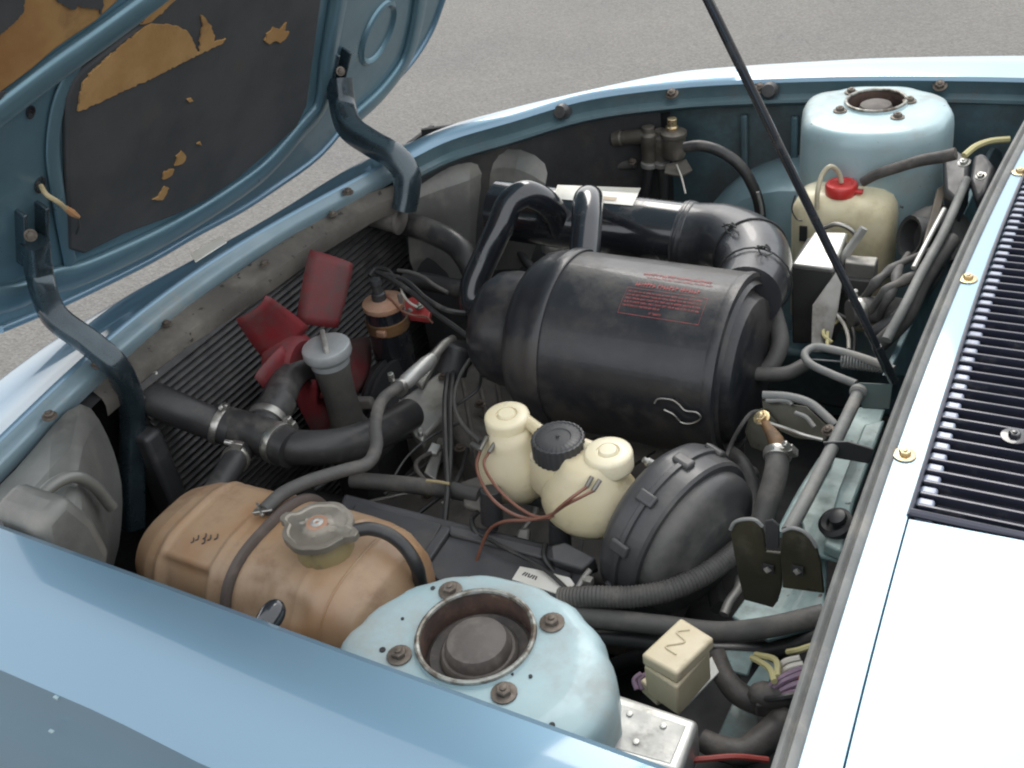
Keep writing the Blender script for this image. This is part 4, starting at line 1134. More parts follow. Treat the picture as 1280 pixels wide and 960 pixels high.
def tk_pt(h_, a, off=0.):
    i = 0
    while i < len(prof) - 2 and prof[i + 1][0] < h_: i += 1
    f = (h_ - prof[i][0]) / (prof[i + 1][0] - prof[i][0])
    dg = math.degrees(a) % 360
    off = off + tk_off(h_, dg)
    w = prof[i][1] * (1 - f) + prof[i + 1][1] * f + off; hh = prof[i][2] * (1 - f) + prof[i + 1][2] * f + off
    ca, sa = math.cos(a), math.sin(a)
    return Vector((xa + span * h_ / .388, YT + math.copysign(abs(ca) ** .7, ca) * w, ztk - .094 + math.copysign(abs(sa) ** .72, sa) * hh))
rows = []
NA = 96
hs_ = sorted(set([0, .002, .004, .006] + [i * .388 / 110 for i in range(111)]))
for h_ in hs_:
    row = []
    for k in range(NA):
        a = 2 * math.pi * k / NA
        q = tk_pt(h_, a)
        n_ = mno.noise(q * 22) * .0011 + mno.noise(q * 60) * .0004
        row.append(q + Vector((0, math.cos(a), math.sin(a))) * n_)
    rows.append(row)
body = loft(rows, True); body[1].append(tuple(range(NA))); body[1].append(tuple((len(rows) - 1) * NA + k for k in range(NA)))
obj('body', body, AMBER, tk, angle=70)
# moulded ribs and steps
obj('seam', tube([tk_pt(.338, R_(30 + 180 * k / 20), -.001) for k in range(21)], .0018, 8, 3), AMBER, tk, angle=80)
# strap round the waist
strap = [tk_pt(.2035, R_(-10 + 240 * k / 24), .003) for k in range(25)]
obj('strap', tube(strap, .0065, 12, 3, a=1.0, b=1.6, ref=None, sq=.7), mat('strap_rubber', (.10, .08, .07), .65, dirt=(.18, .14, .115), dirt_amt=.45, dirt_scale=18, bump=.3), tk)
# faded marks on the tank
mk = []
for u, v in ((.118, 107), (.122, 104), (.130, 101), (.134, 105), (.138, 101), (.146, 99)):
    p = tk_pt(u, R_(v), .0012); q_ = tk_pt(u + .0035, R_(v + 3), .0012); w_ = tk_pt(u + .001, R_(v + 4.5), .0012)
    mk.append(tube([p, q_, w_], .0009, 5, 2))
obj('ink_mark', join(*mk), DARKTXT, tk)
# filler neck and cap
ck = A(397, 656, .803); rc = S(44, ck)
obj('filler_neck', lathe(ck + UP * -.004, Vector((0.03, 0, -1)), [(rc * .70, 0), (rc * .72, .012), (rc * .80, .02), (rc * .84, .034), (rc * .82, .040), (rc * .9, .056), (rc * .9, .07)], 40), mat('neck_dirty', (.30, .24, .12), .5, 0, 0, col2=(.22, .18, .10), dirt=(.14, .11, .07), dirt_amt=.4, dirt_scale=14), tk, angle=50)
# cap with two ears
oc = []
for k in range(72):
    a = 2 * math.pi * k / 72
    r = rc * (1 + .045 * abs(math.cos(4 * a)) )
    for ea in (R_(5), R_(182)):
        da = (a - ea + math.pi) % (2 * math.pi) - math.pi
        r += rc * .27 * math.exp(-(da / .20) ** 4)
    oc.append(Vector((math.cos(a) * r, math.sin(a) * r * .97, 0)))
def capring(s, z): return [ck + Vector((v.x * s, v.y * s, z)) for v in oc]
CR = [capring(.96, -.010), capring(1.0, -.009), capring(1.0, -.0012), capring(.985, 0), capring(.86, .0006), capring(.80, -.001), capring(.5, -.0006), capring(.40, .0014), capring(.30, .004), capring(.26, .002), capring(.12, .002), capring(.001, .002)]
cpo = obj('cap', loft(CR, True), CAPMETAL, tk, angle=24)
obj('rivet', lathe(ck + UP * .002, UP, [(rc * .2, 0), (rc * .19, .0025), (rc * .10, .004), (rc * .06, .002), (0, .002)], 20), ALUCLEAN, cpo)
obj('rust_ring', lathe(ck + UP * .0015, UP, [(rc * .36, 0), (rc * .33, .002), (rc * .24, .0026)], 28), RUST, cpo)
# clips at the hose stub
P = A(325, 640, .775)
obj('hose_clip', join(box(P, (.016, .008, .006), axes(20)), tube([P + Vector((-.012, .01, .002)), P + Vector((.012, -.008, .004))], .0022, 8), tube([P + Vector((-.004, -.008, .004)), P + Vector((.016, .006, .003))], .002, 8)), STEEL, tk, bevel=.0006)
# rubber overflow hose from the cap round the tank end
hose('overflow_hose', 'black overflow hose arching from the metal tank cap over the amber tank end', W([(440, 664, .79), (462, 661, .785), (486, 668, .775), (506, 684, .76), (520, 706, .74), (526, 730, .70)]), .0085, RUBBER)

# ---- battery under the near side
bt_ = thing('battery', 'black battery with a white printed label behind the near tower', 'battery', A(600, 700, .6))
ZBt = .655
slab('case', [(430, 615, ZBt), (560, 648, ZBt), (735, 690, ZBt), (742, 745, ZBt), (600, 760, ZBt), (520, 740, ZBt), (400, 690, ZBt)], .18, BATT, bt_, .006)
slab('lid', [(445, 628, ZBt + .006), (552, 655, ZBt + .006), (528, 700, ZBt + .006), (512, 712, ZBt + .006), (420, 690, ZBt + .006)], .006, BATT, bt_, .002)
slab('lid', [(566, 664, ZBt + .006), (640, 684, ZBt + .006), (715, 716, ZBt + .006), (700, 745, ZBt + .006), (560, 735, ZBt + .006), (532, 712, ZBt + .006)], .006, BATT, bt_, .002)
slab('lid_rib', [(552, 657, ZBt + .012), (564, 660, ZBt + .012), (532, 706, ZBt + .012), (520, 702, ZBt + .012)], .012, BATT, bt_, .002)
slab('edge_bar', [(560, 655, ZBt + .014), (735, 697, ZBt + .012), (738, 712, ZBt + .010), (562, 668, ZBt + .012)], .014, BATT, bt_, .003)
lab = slab('printed_label', [(650, 708, ZBt + .009), (672, 712, ZBt + .009), (712, 722, ZBt + .009), (718, 730, ZBt + .009), (708, 746, ZBt + .009), (690, 740, ZBt + .009), (640, 724, ZBt + .009)], .002, PAPER, bt_, 0)
for k in range(6):
    P = A(655 + k * 3, 717 + k * 1.1, ZBt + .0096)
    obj('print', box(P, (.0016, .006, .0006), axes(-20 + 13 * (k % 3))), DARKTXT, lab)
slab('terminal_cover', [(688, 682, .685), (706, 677, .69), (745, 697, .68), (728, 712, .675), (690, 700, .68)], .03, BATT, bt_, .003)
obj('terminal_clamp', join(tube(W([(722, 735, .67), (730, 722, .675), (738, 712, .68)]), .004, 8, 4), box(A(735, 727, .672), (.012, .01, .012))), ALU, bt_, bevel=.001)
wire('thin dark wire lying across the battery lid', [(600, 668, .675), (640, 690, .672), (672, 706, .67), (700, 728, .668), (716, 745, .66)], .0028, WBLACK)

# ---- relay and control boxes near the tower
def crate(name, pts_top, z, h, m, parent, bevel=.004, **kw):
    return obj(name, prism([A(x, y, z) for x, y in pts_top], h, (0, 0, -1)), m, parent, bevel=bevel, bseg=3, **kw)
rl = thing('relay', 'cream plastic relay box with a raised squiggle on its lid, on a pale bracket', 'relay', A(846, 850, .7))
crate('housing', [(804, 832), (846, 860), (888, 812), (852, 782)], .735, .046, RELAY, rl, .003)
lid = crate('lid', [(801, 818), (846, 843), (893, 797), (851, 771)], .752, .016, RELAY, rl, .0035)
obj('raised_mark', tube([A(862, 787, .7525), A(846, 790, .7525), A(856, 802, .7525), A(832, 808, .7525), A(845, 818, .7525)], .0011, 8, 6), RELAY, lid)
obj('foot', prism(W([(800, 850, .70), (820, 868, .70), (832, 862, .70), (812, 842, .70)]), .02), RELAY, rl, bevel=.002)
slab('bracket', [(838, 876, .695), (850, 892, .69), (900, 840, .69), (890, 820, .695)], .003, ALUCLEAN, rl, .001)
for px in (796, 803): obj('wire_stub', tube(W([(px, 862, .69), (px - 3, 850, .695), (px + 6, 842, .70)]), .003, 7), WPUR, rl)
cbx = thing('control_box', 'dirty pale alloy box with three raised pips, beside the cream relay', 'box', A(806, 915, .74))
lid = crate('cover', [(764, 863), (874, 900), (850, 968), (722, 935)], .775, .05, ALUCLEAN, cbx, .006)
crate('recess', [(770, 878), (858, 907), (838, 955), (742, 928)], .7755, .002, mat('alloy_dirty', (.33, .33, .31), .5, .5, 0, col2=(.42, .42, .40), nscale=20, dirt=(.22, .2, .17), dirt_amt=.4, dirt_scale=18, bump=.2), cbx, .001)
for px, py in ((787, 893), (829, 908), (795, 928)):
    P = A(px, py, .7755); obj('pip', lathe(P, UP, [(.0035, 0), (.003, .0018), (0, .0024)], 12), ALUCLEAN, cbx)
wire('dark red wire running along the near edge beside the alloy box', [(845, 952, .74), (880, 949, .74), (920, 946, .74), (960, 950, .73)], .003, WRED)

# ---- far side: bottle, regulator
wb = thing('washer_bottle', 'yellowed translucent washer bottle with a red cap by the far tower', 'bottle', A(1050, 300, .66))
Pb = AY(1053, 262, 1.70)
xl, xrr = AY(982, 300, 1.66).x, AY(1111, 300, 1.66).x
zt_ = AY(1050, 246, 1.68).z
rows = []
cx_, cy_ = (xl + xrr) / 2, 1.715
for z, s in ((zt_ - .26, .9), (zt_ - .25, 1.0), (zt_ - .12, 1.0), (zt_ - .05, 1.0), (zt_ - .03, .97), (zt_ - .014, .88), (zt_ - .004, .70), (zt_, .5), (zt_ + .002, .3)):
    row = []
    for k in range(36):
        a = 2 * math.pi * k / 36; ca, sa = math.cos(a), math.sin(a)
        row.append(Vector((cx_ + math.copysign(abs(ca) ** .55, ca) * (xrr - xl) / 2 * s, cy_ + math.copysign(abs(sa) ** .55, sa) * .055 * s, z)))
    rows.append(row)
bd = loft(rows, True); bd[1].append(tuple(range(36))); bd[1].append(tuple((len(rows) - 1) * 36 + k for k in range(36)))
obj('body', bd, BOTTLE, wb, angle=70)
Pc = AY(1052, 234, 1.70)
rc_ = S(20, Pc)
obj('cap', join(lathe(Pc + UP * -.012, UP, [(rc_ * .95, 0), (rc_, .002), (rc_, .016), (rc_ * .92, .02), (rc_ * .7, .021), (rc_ * .6, .018), (0, .018)], 40), box(Pc + Vector((rc_ * 1.0, -.006, -.002)), (.02, .012, .005))), REDCAP, wb, bevel=.001)
obj('neck', lathe(Pc + UP * -.03, UP, [(rc_ * .9, 0), (rc_ * .85, .02)], 32), BOTTLE, wb)
obj('vent_tube', tube([AY(1052, 228, 1.70), AY(1048, 215, 1.70), AY(1038, 208, 1.69), AY(1028, 218, 1.68), AY(1022, 240, 1.66), AY(1021, 262, 1.655)], .0042, 10), mat('clear_hose', (.42, .38, .27), .3), wb)
obj('sight_slot', box(AY(1004, 292, 1.656), (.014, .003, .03)), DARKBAY, wb, bevel=.001)
obj('strap_wire', tube([AY(994, 244, 1.665), AY(990, 262, 1.66), AY(996, 274, 1.657), AY(1003, 276, 1.655)], .0013, 6), WBLACK, wb)
rg = thing('ignition_module', 'grey metal electrical box with a sloping white top before the washer bottle', 'box', A(1030, 320, .7))
Yg = 1.50
Gt = [AY(990, 330, Yg), AY(1042, 336, Yg), AY(1060, 290, 1.60), AY(1018, 289, 1.60)]
obj('cover', prism(Gt, .012, (0, .2, -1)), ALUCLEAN, rg, bevel=.004, bseg=3)
obj('case', prism([AY(988, 331, Yg + .002), AY(1043, 338, Yg + .002), AY(1043, 430, Yg + .002), AY(990, 430, Yg + .002)], .10, (0, 1, 0)), mat('case_grey', (.075, .075, .072), .6, .2, 0, dirt=(.14, .13, .115), dirt_amt=.4, dirt_scale=8, bump=.2), rg, bevel=.004)
pl_ = [AX(1017, 380, -.37), AX(1046, 335, -.37), AX(1056, 300, -.37), AX(1062, 380, -.37), AX(1050, 430, -.37), AX(1014, 440, -.37)]
obj('mounting_plate', prism([A(1014, 440, .64), A(1016, 381, .69), A(1049, 334, .73), A(1053, 350, .72), A(1048, 385, .68), A(1036, 440, .63)], .003), ALU, rg, bevel=.001)
vr = thing('relay_pair', 'pair of small ribbed metal relays on a rail beside the washer bottle', 'relay', A(1075, 340, .72))
obj('rail', tube([AY(1048, 330, 1.55), AY(1064, 308, 1.56), AY(1080, 285, 1.57)], .006, 8, 3, sq=.5), ALUCLEAN, vr)
for (x0, y0_) in ((1058, 318), (1054, 336)):
    q_ = [AY(x0, y0_, 1.56), AY(x0 + 40, y0_ + 3, 1.56), AY(x0 + 36, y0_ + 14, 1.53), AY(x0 - 2, y0_ + 10, 1.53)]
    obj('relay_can', prism(q_, .035, (0, .15, -1)), ALU, vr, bevel=.0025)
obj('relay_can', prism([AY(1052, 348, 1.525), AY(1090, 352, 1.525), AY(1088, 374, 1.525), AY(1056, 372, 1.525)], .03, (0, 1, 0)), MATS['case_grey'], vr, bevel=.002)
hose('terminal_bar', 'short metal strap with screws fixed on the washer bottle', WY([(1030, 285), (1046, 280), (1062, 286), (1072, 296)], 1.64), .004, STEEL, 'strap')
for i, (m, pts, lab_) in enumerate(((WYEL, [(1043, 392, .66), (1032, 402, .66), (1030, 420, .655), (1040, 428, .65)], 'yellow wire curling below the tan mounting plate'),
                                    (WWHITE, [(1038, 388, .67), (1046, 394, .67), (1054, 404, .66), (1060, 420, .65), (1061, 436, .64)], 'white ended wire poking out below the relays'),
                                    (WYEL, [(1048, 400, .66), (1036, 412, .655), (1034, 432, .65)], 'second yellow wire hanging by the tan plate'),
                                    (WBLACK, [(1047, 392, .67), (1060, 400, .665), (1068, 420, .655), (1067, 445, .64)], 'black wire bending down beside the yellow ones'))):
    wire(lab_, pts, .003, m)

# ---- bonnet stay
top = A(885, 0, 1.30); botm = A(1114, 470, .76)
dr = (top - botm).normalized()
st_ = thing('bonnet_stay', 'slim straight black bonnet stay rod slanting up across the bay', 'rod', botm)
obj('rod', tube([botm, botm + dr * 1.12], .0052, 12, 2), GLOSSBLACK, st_)
obj('ferrule', tube([botm - dr * .01, botm + dr * .06], .0066, 12, 2), GLOSSBLACK, st_)

# ---- fuel valve cluster on the far wing
fv = thing('fuel_valve', 'weathered metal valve with paired ports and a brass nut on the far inner wing', 'valve', A(830, 200, .74))
YV = 1.86
def cyl(name, p0, p1, r, m, parent, y=YV, prof=None):
    a, b = AY(*p0, y), AY(*p1, y); rr_ = S(r, a); L0 = (b - a).length
    pr = prof or [(.9, 0), (1, .06), (1, .9), (.93, 1)]
    pr = [(0, 0)] + pr + [(0, pr[-1][1])]
    return obj(name, lathe(a, b - a, [(q * rr_, h_ * L0) for q, h_ in pr], 28), m, parent, bevel=.001)
VM = mat('valve_metal', (.14, .125, .105), .5, .4, 0, col2=(.10, .09, .075), nscale=20, dirt=(.25, .22, .18), dirt_amt=.35, dirt_scale=16, bump=.3)
cyl('chamber', (843, 196), (842, 162), 15, VM, fv, prof=[(.85, 0), (.95, .1), (.95, .75), (1.08, .78), (1.08, .92), (.85, .95), (.6, 1.0)])
cyl('brass_nut', (840, 162), (840, 148), 6, BRASS, fv, prof=[(1.3, 0), (1.3, .3), (1, .35), (1, 1)])
cyl('port', (812, 205), (810, 158), 9.5, VM, fv, prof=[(1, 0), (1, .55), (1.15, .6), (1.15, .8), (.8, .85), (.8, 1)])
cyl('port', (826, 205), (825, 162), 8.5, VM, fv, y=YV + .01, prof=[(1, 0), (1, .55), (1.15, .6), (1.15, .8), (.8, .85), (.8, 1)])
cyl('side_cylinder', (808, 170), (766, 173), 10, VM, fv, prof=[(.9, 0), (.9, .7), (1.05, .72), (1.05, .95), (.6, 1)])
cyl('clip', (812, 202), (812, 208), 11, ALU, fv, y=YV - .005); cyl('clip', (827, 202), (827, 208), 10, ALU, fv, y=YV)
slab('mounting_foot', [(832, 205, .73), (858, 198, .73), (866, 212, .72), (852, 220, .715), (830, 216, .72)], .006, VM, fv, .002)
for px, py in ((854, 214), (790, 202)): bolt(AY(px, py, YV - .01), (0, -.4, 1), .006, fv, BOLT)
hose('fuel_hose', 'black fuel hose dropping from the left valve port behind the trunk', WY([(812, 206), (810, 222), (806, 245), (800, 262)], YV - .01), .0095, RUBBER)
hose('fuel_hose', 'black fuel hose dropping from the right valve port behind the trunk', WY([(827, 206), (829, 222), (829, 245), (826, 262)], YV), .0095, RUBBER)
hose('fuel_hose', 'thin black hose curving left from the valve into shadow', WY([(794, 205), (770, 208), (740, 217), (712, 232), (690, 250)], YV), .009, RUBBER_D)
hose('vacuum_hose', 'thick black hose arching from the valve down past the far wheel arch', WY([(856, 184), (874, 182), (898, 188), (925, 207), (942, 235), (950, 262), (950, 300)], 1.80), .0105, RUBBER)
wire('thin bare wire hanging under the fuel valve', [(846, 206, .73), (852, 222, .72), (857, 242, .70)], .0018, WWHITE)
hose('thin_pipe', 'thin pale pipe running beside the thick hose by the wheel arch', WY([(947, 240), (952, 262), (953, 300)], 1.78), .0035, SEAL, 'pipe')

# ---- radiator hoses
t = hose('radiator_hose', 'fat black upper radiator hose from the near side tank to the tee piece', W([(176, 490, .775), (200, 502, .762), (232, 516, .74), (268, 530, .71), (292, 538, .70)]), S(21, A(230, 518, .71)), RUBBER, clamps=((.12, -60), (.82, -30)), seg=26)
tee = thing('thermostat_tee', 'black three-way rubber tee with bright hose clamps around its mouths', 'hose', A(330, 540, .69))
r0 = S(24, A(330, 540, .69))
p_a = catmull(W([(268, 528, .70), (300, 536, .70), (330, 546, .695), (366, 562, .69)]), 8)
obj('tube', tube(p_a, [r0, r0, r0 * 1.06, r0 * 1.0], 28, 1), RUBBER, tee, angle=60)
p_b = catmull(W([(325, 546, .695), (336, 522, .70), (350, 500, .705)]), 8)
obj('branch', tube(p_b, r0 * .95, 28, 1), RUBBER, tee, angle=60)
clamp(p_a, .86, r0 * 1.02, tee, w=.013, side=-75); clamp(p_b, .45, r0 * .97, tee, w=.013, side=100)
t = hose('coolant_hose', 'short glossy black hose rising from the tee to the filler housing', W([(330, 530, .70), (347, 500, .705), (360, 472, .70), (380, 455, .69), (400, 455, .68)]), S(21, A(350, 490, .7)), RUBBER, seg=26)
t = hose('coolant_hose', 'fat black hose from the tee running right to the cast housing', W([(350, 556, .69), (385, 560, .685), (430, 556, .67), (475, 540, .65), (512, 518, .62)]), S(22, A(430, 550, .67)), RUBBER, seg=26)
t = hose('coolant_hose', 'short grey hose with a bright clamp dropping onto the amber tank', W([(300, 565, .69), (292, 578, .70), (278, 600, .70), (262, 628, .70)]), S(16, A(285, 590, .7)), RUBBER, clamps=((.25, -20),), seg=24)
t = hose('radiator_hose', 'black hose from the far radiator corner bending down under the pipes', W([(478, 266, .745), (505, 278, .74), (540, 290, .735), (572, 308, .72), (590, 335, .69), (596, 360, .65)]), S(15, A(540, 290, .73)), RUBBER, clamps=((.05, -40),), seg=24)
t = hose('vent_hose', 'slim grey hose snaking from the amber tank clip up to an alloy fitting', W([(330, 638, .775), (352, 618, .775), (385, 602, .765), (430, 588, .75), (458, 580, .745), (470, 560, .74), (469, 530, .735), (478, 500, .725), (500, 482, .71)]), S(8.5, A(430, 588, .75)), RUBBER_D, seg=18)
fit = thing('hose_fitting', 'pale alloy barrel fitting joining the slim grey hose', 'fitting', A(525, 460, .7))
fa, fb = A(502, 482, .705), A(540, 448, .695); rf = S(10, fa)
obj('barrel', lathe(fa, fb - fa, [(0, 0), (rf * .8, 0), (rf * .9, .01), (rf * 1.0, .012), (rf * 1.0, (fb - fa).length * .8), (rf * .8, (fb - fa).length), (0, (fb - fa).length)], 24), ALUCLEAN, fit)
obj('clamp', lathe(fa - (fb - fa).normalized() * .012, fb - fa, [(rf * .9, 0), (rf * 1.12, 0), (rf * 1.12, .010), (rf * .9, .010)], 24), STEEL, fit)
obj('screw', join(box(A(489, 472, .725), (.008, .006, .014)), lathe(A(489, 472, .73), (0, 0, 1), [(.005, 0), (.005, .008), (0, .009)], 8)), STEEL, fit, bevel=.0006)
obj('spigot', tube([fb, A(556, 430, .69), A(566, 424, .68)], rf * .6, 14, 4), ALU, fit)
hose('heater_hose', 'dusty black hose crossing low beneath the brake reservoir', W([(440, 600, .60), (500, 605, .60), (560, 612, .60), (600, 620, .60)]), .013, RUBBER_D)
hose('heater_hose', 'thick black hose passing behind the ignition coil to the pipes', W([(505, 352, .67), (530, 352, .67), (560, 358, .665), (600, 365, .66)]), .017, RUBBER)
hose('coolant_hose', 'dark lower hose dropping beside the radiator end', W([(175, 520, .68), (185, 560, .62), (195, 620, .55), (200, 700, .45)]), .026, DARKBAY, seg=20)

# ---- oil filler / thermostat cap
of = thing('filler_housing', 'round alloy filler housing with a grey cap and raised grip bar', 'filler', A(407, 440, .7))
c = A(407, 432, .745); r = S(31, c)
cp = obj('cap', lathe(c, UP, [(r * .8, -.034), (r * .82, -.024), (r * .96, -.018), (r, -.014), (r, -.003), (r * .97, 0), (r * .9, .0016), (r * .5, .0035), (0, .004)], 48), mat('cap_grey', (.40, .42, .42), .4, .3, 0, col2=(.34, .36, .36), nscale=20, dirt=(.30, .29, .27), dirt_amt=.25, dirt_scale=20), of, angle=35)
d = (A(413, 452, .745) - A(401, 410, .745)).normalized()
obj('grip', prism([c + d * -r * .98 + d.cross(UP) * .0035 + UP * -.002, c + d * r * .8 + d.cross(UP) * .005 + UP * -.002, c + d * r * .6 + d.cross(UP) * .005 + UP * .012, c + d * -r * .7 + d.cross(UP) * .0035 + UP * .016], .009, d.cross(UP) * -1), ALU, cp, bevel=.003, bseg=3)
obj('neck', lathe(c + UP * -.03, Vector((0, 0, -1)), [(r * .8, 0), (r * .72, .03), (r * .68, .07), (r * .72, .12), (r * .95, .14), (r, .16)], 40), mat('neck_cast', (.12, .115, .105), .6, .3, 0, col2=(.075, .07, .065), dirt=(.17, .15, .125), dirt_amt=.4, dirt_scale=10, bump=.4), of, angle=50)

# ---- ignition coil
ic = thing('ignition_coil', 'ignition coil with a rusty pink top and copper band beside the fan', 'coil', A(482, 420, .62))
c = A(479, 376, .705); r = S(26, c); AXC = Vector((-.03, 0, -1))
obj('top', lathe(c, -AXC, [(r * 1.03, -.01), (r * 1.06, -.006), (r * 1.03, -.001), (r * .95, 0), (r * .55, .004), (r * .4, .004), (0, .004)], 40), RUST, ic)
obj('tower', lathe(c + Vector((-.006, -.002, .002)), -AXC, [(r * .36, 0), (r * .34, .014), (r * .26, .016), (r * .22, .032), (r * .3, .034), (r * .26, .042), (0, .044)], 20), DKPLASTIC, ic)
obj('can', lathe(c + AXC * .01, AXC, [(r, 0), (r, .16), (r * .9, .17), (0, .17)], 40), GLOSSBLACK, ic)
obj('band', lathe(c + AXC * .032, AXC, [(r * 1.01, 0), (r * 1.05, .001), (r * 1.05, .022), (r * 1.01, .023)], 40), COPPER, ic)
obj('band_clip', box(c + AXC * .044 + Vector((.012, -r * 1.02, 0)), (.018, .01, .012)), RUST, ic, bevel=.002)
for px, py in ((471, 356), (500, 372)): obj('terminal', lathe(A(px, py, .725), UP, [(.004, -.01), (.004, .004), (.003, .008), (0, .008)], 10), STEEL, ic)
cl_ = thing('coil_bracket', 'red painted bracket with bright screws between coil and pipes', 'bracket', A(520, 385, .66))
slab('plate', [(500, 378, .675), (516, 370, .675), (540, 382, .67), (536, 398, .665), (510, 395, .665)], .012, mat('red_bracket', (.38, .05, .05), .4, .1, .2, dirt=(.1, .04, .035), dirt_amt=.3, dirt_scale=25), cl_, .002)
bolt(A(524, 383, .676), UP, .006, cl_, STEEL); bolt(A(512, 388, .674), UP, .004, cl_, STEEL)
ds = thing('distributor_sleeve', 'black cylindrical plug cover where the ignition leads meet', 'cover', A(570, 445, .66))
obj('sleeve', lathe(A(575, 430, .68), (A(565, 462, .64) - A(575, 430, .68)), [(.0, 0), (.02, 0), (.024, .004), (.026, .045), (.027, .05), (.024, .052), (.022, .02)], 30), DKPLASTIC, ds)
obj('fitting', lathe(A(590, 415, .68), (.3, -.3, .3), [(.010, -.01), (.012, .0), (.010, .012), (0, .014)], 16), DKPLASTIC, ds)
obj('fitting', lathe(A(600, 418, .68), (.3, -.3, .3), [(.008, -.01), (.010, .0), (.008, .012), (0, .014)], 16), DKPLASTIC, ds)
# leads
G = 'ignition leads over the engine'
wire('thick black ignition lead from the coil area to the plug cover', [(470, 340, .735), (490, 350, .73), (520, 370, .72), (545, 392, .71), (570, 410, .70), (590, 425, .69), (600, 440, .68)], .005, WBLACK, 'ignition_lead', 'cable')
wire('thick black lead parallel above it ending at the filter drum', [(478, 342, .735), (505, 350, .73), (535, 375, .72), (560, 388, .715), (590, 392, .70)], .0045, WBLACK, 'ignition_lead', 'cable')
wire('grey lead arcing along the top of the pair near the radiator', [(497, 338, .73), (512, 340, .73), (530, 347, .725), (542, 356, .72), (560, 366, .715)], .0035, RUBBER_D, 'ignition_lead', 'cable')
wire('black cable dropping from the plug cover, leftmost of three', [(561, 460, .65), (556, 500, .64), (557, 560, .63), (559, 610, .62), (555, 656, .60)], .0045, WBLACK, 'cable', 'cable')
wire('black cable dropping from the plug cover, middle of three', [(567, 462, .65), (563, 500, .64), (563, 560, .625), (560, 612, .61), (556, 655, .595)], .0045, WBLACK, 'cable', 'cable')
wire('grey cable curving from the filter drum foot past the plug cover', [(602, 428, .68), (590, 445, .67), (575, 470, .65), (568, 505, .64), (578, 530, .63), (600, 552, .62)], .0035, RUBBER_D, 'cable', 'cable')
wire('thin black cable looping below the filter drum', [(598, 440, .67), (601, 465, .65), (598, 485, .64), (580, 500, .63), (560, 512, .62)], .0025, WBLACK, 'cable', 'cable')
wire('thin white wire hooked over the coil bracket', [(501, 358, .72), (504, 368, .715), (512, 378, .70), (522, 384, .69)], .0022, WWHITE)
wire('thin wire hanging from the coil side', [(508, 395, .66), (506, 408, .655), (498, 416, .65), (480, 420, .65), (462, 415, .65)], .0018, WWHITE)
wire('thin brown wire from the coil top to the bracket', [(474, 360, .72), (488, 374, .71), (502, 388, .70), (516, 394, .69), (532, 396, .68), (541, 404, .67)], .002, WBROWN)
wire('thin black wire dangling above the coil', [(462, 345, .73), (470, 336, .735), (484, 338, .735), (494, 350, .73)], .0045, WBLACK)
wire('thin dark wire sagging across the block below the cables', [(490, 600, .60), (510, 570, .60), (540, 545, .60), (560, 535, .60)], .002, WBLACK)
wire('thin dark wire crossing the engine behind the cream caps', [(700, 470, .58), (660, 500, .57), (620, 530, .565), (600, 520, .56)], .002, WBLACK)
wire('fine tan rod lying across the two cables', [(533, 601, .625), (545, 602, .625), (562, 605, .625)], .0025, MATS['wire_tan'])

# ---- tower side: corrugated and plain hoses by the scuttle
t = hose('corrugated_hose', 'grey corrugated hose curving from the near tower under the hinge catch', W([(700, 748, .67), (745, 746, .68), (790, 746, .68), (835, 738, .68), (880, 718, .68), (918, 690, .68), (948, 660, .67)]), S(14, A(800, 745, .68)), RUBBER_D, seg=20, ribs=.0045, rib_amp=.05)
t = hose('drain_hose', 'dusty black tube running straight from the near tower to the scuttle', W([(700, 768, .66), (760, 774, .66), (830, 782, .66), (900, 790, .665), (960, 784, .68), (1030, 768, .69)]), S(13, A(830, 782, .66)), RUBBER_D, seg=20)
hose('drain_hose', 'lower dark tube under the dusty straight one', W([(740, 795, .62), (800, 800, .62), (870, 812, .62), (960, 812, .62), (1030, 795, .64)]), S(11, A(830, 800, .62)), RUBBER, seg=18)
# big warm air hose with clamp near the catch
t = hose('vacuum_hose', 'thick grey rubber hose rising behind the catch to a rusty clamp', W([(972, 565, .75), (970, 590, .74), (962, 620, .72), (950, 660, .69), (935, 700, .66)]), S(15, A(965, 600, .74)), RUBBER_D, seg=22, clamps=((.04, -60),))
hose('vacuum_hose', 'black hose hanging beside the filter drum end', W([(962, 375, .75), (970, 400, .74), (975, 430, .72), (965, 455, .70), (952, 468, .69)]), S(11, A(970, 420, .73)), RUBBER_D, seg=18)
hose('vacuum_hose', 'short black hose crossing from the drum end to the scuttle', W([(936, 467, .70), (962, 468, .70), (985, 466, .70), (1008, 455, .70)]), S(9, A(970, 466, .7)), RUBBER_D, seg=18)
rp_ = thing('reinforced_pipe', 'thin grey pipe making a long hairpin beside the spring', 'pipe', A(1030, 440, .72))
obj('tube', tube(W([(1118, 462, .73), (1080, 448, .73), (1045, 438, .73), (1018, 434, .73), (1006, 442, .73), (1012, 454, .73), (1040, 468, .73), (1070, 480, .73)]), .0058, 12), SEAL, rp_)
sp = thing('return_spring', 'small coil spring lying in front of the hairpin pipe', 'spring', A(1075, 455, .72))
pa, pb = A(1052, 452, .72), A(1106, 458, .72)
tt, nn, bb2 = basis(pb - pa)
coil = [pa + (pb - pa) * (k / 168) + (nn * math.cos(k * math.pi / 6) + bb2 * math.sin(k * math.pi / 6)) * .009 for k in range(169)]
obj('coil', tube(coil, .0016, 6, 1), SEAL, sp)
obj('hook', tube([A(1012, 449, .72), pa], .0014, 6), SEAL, sp)
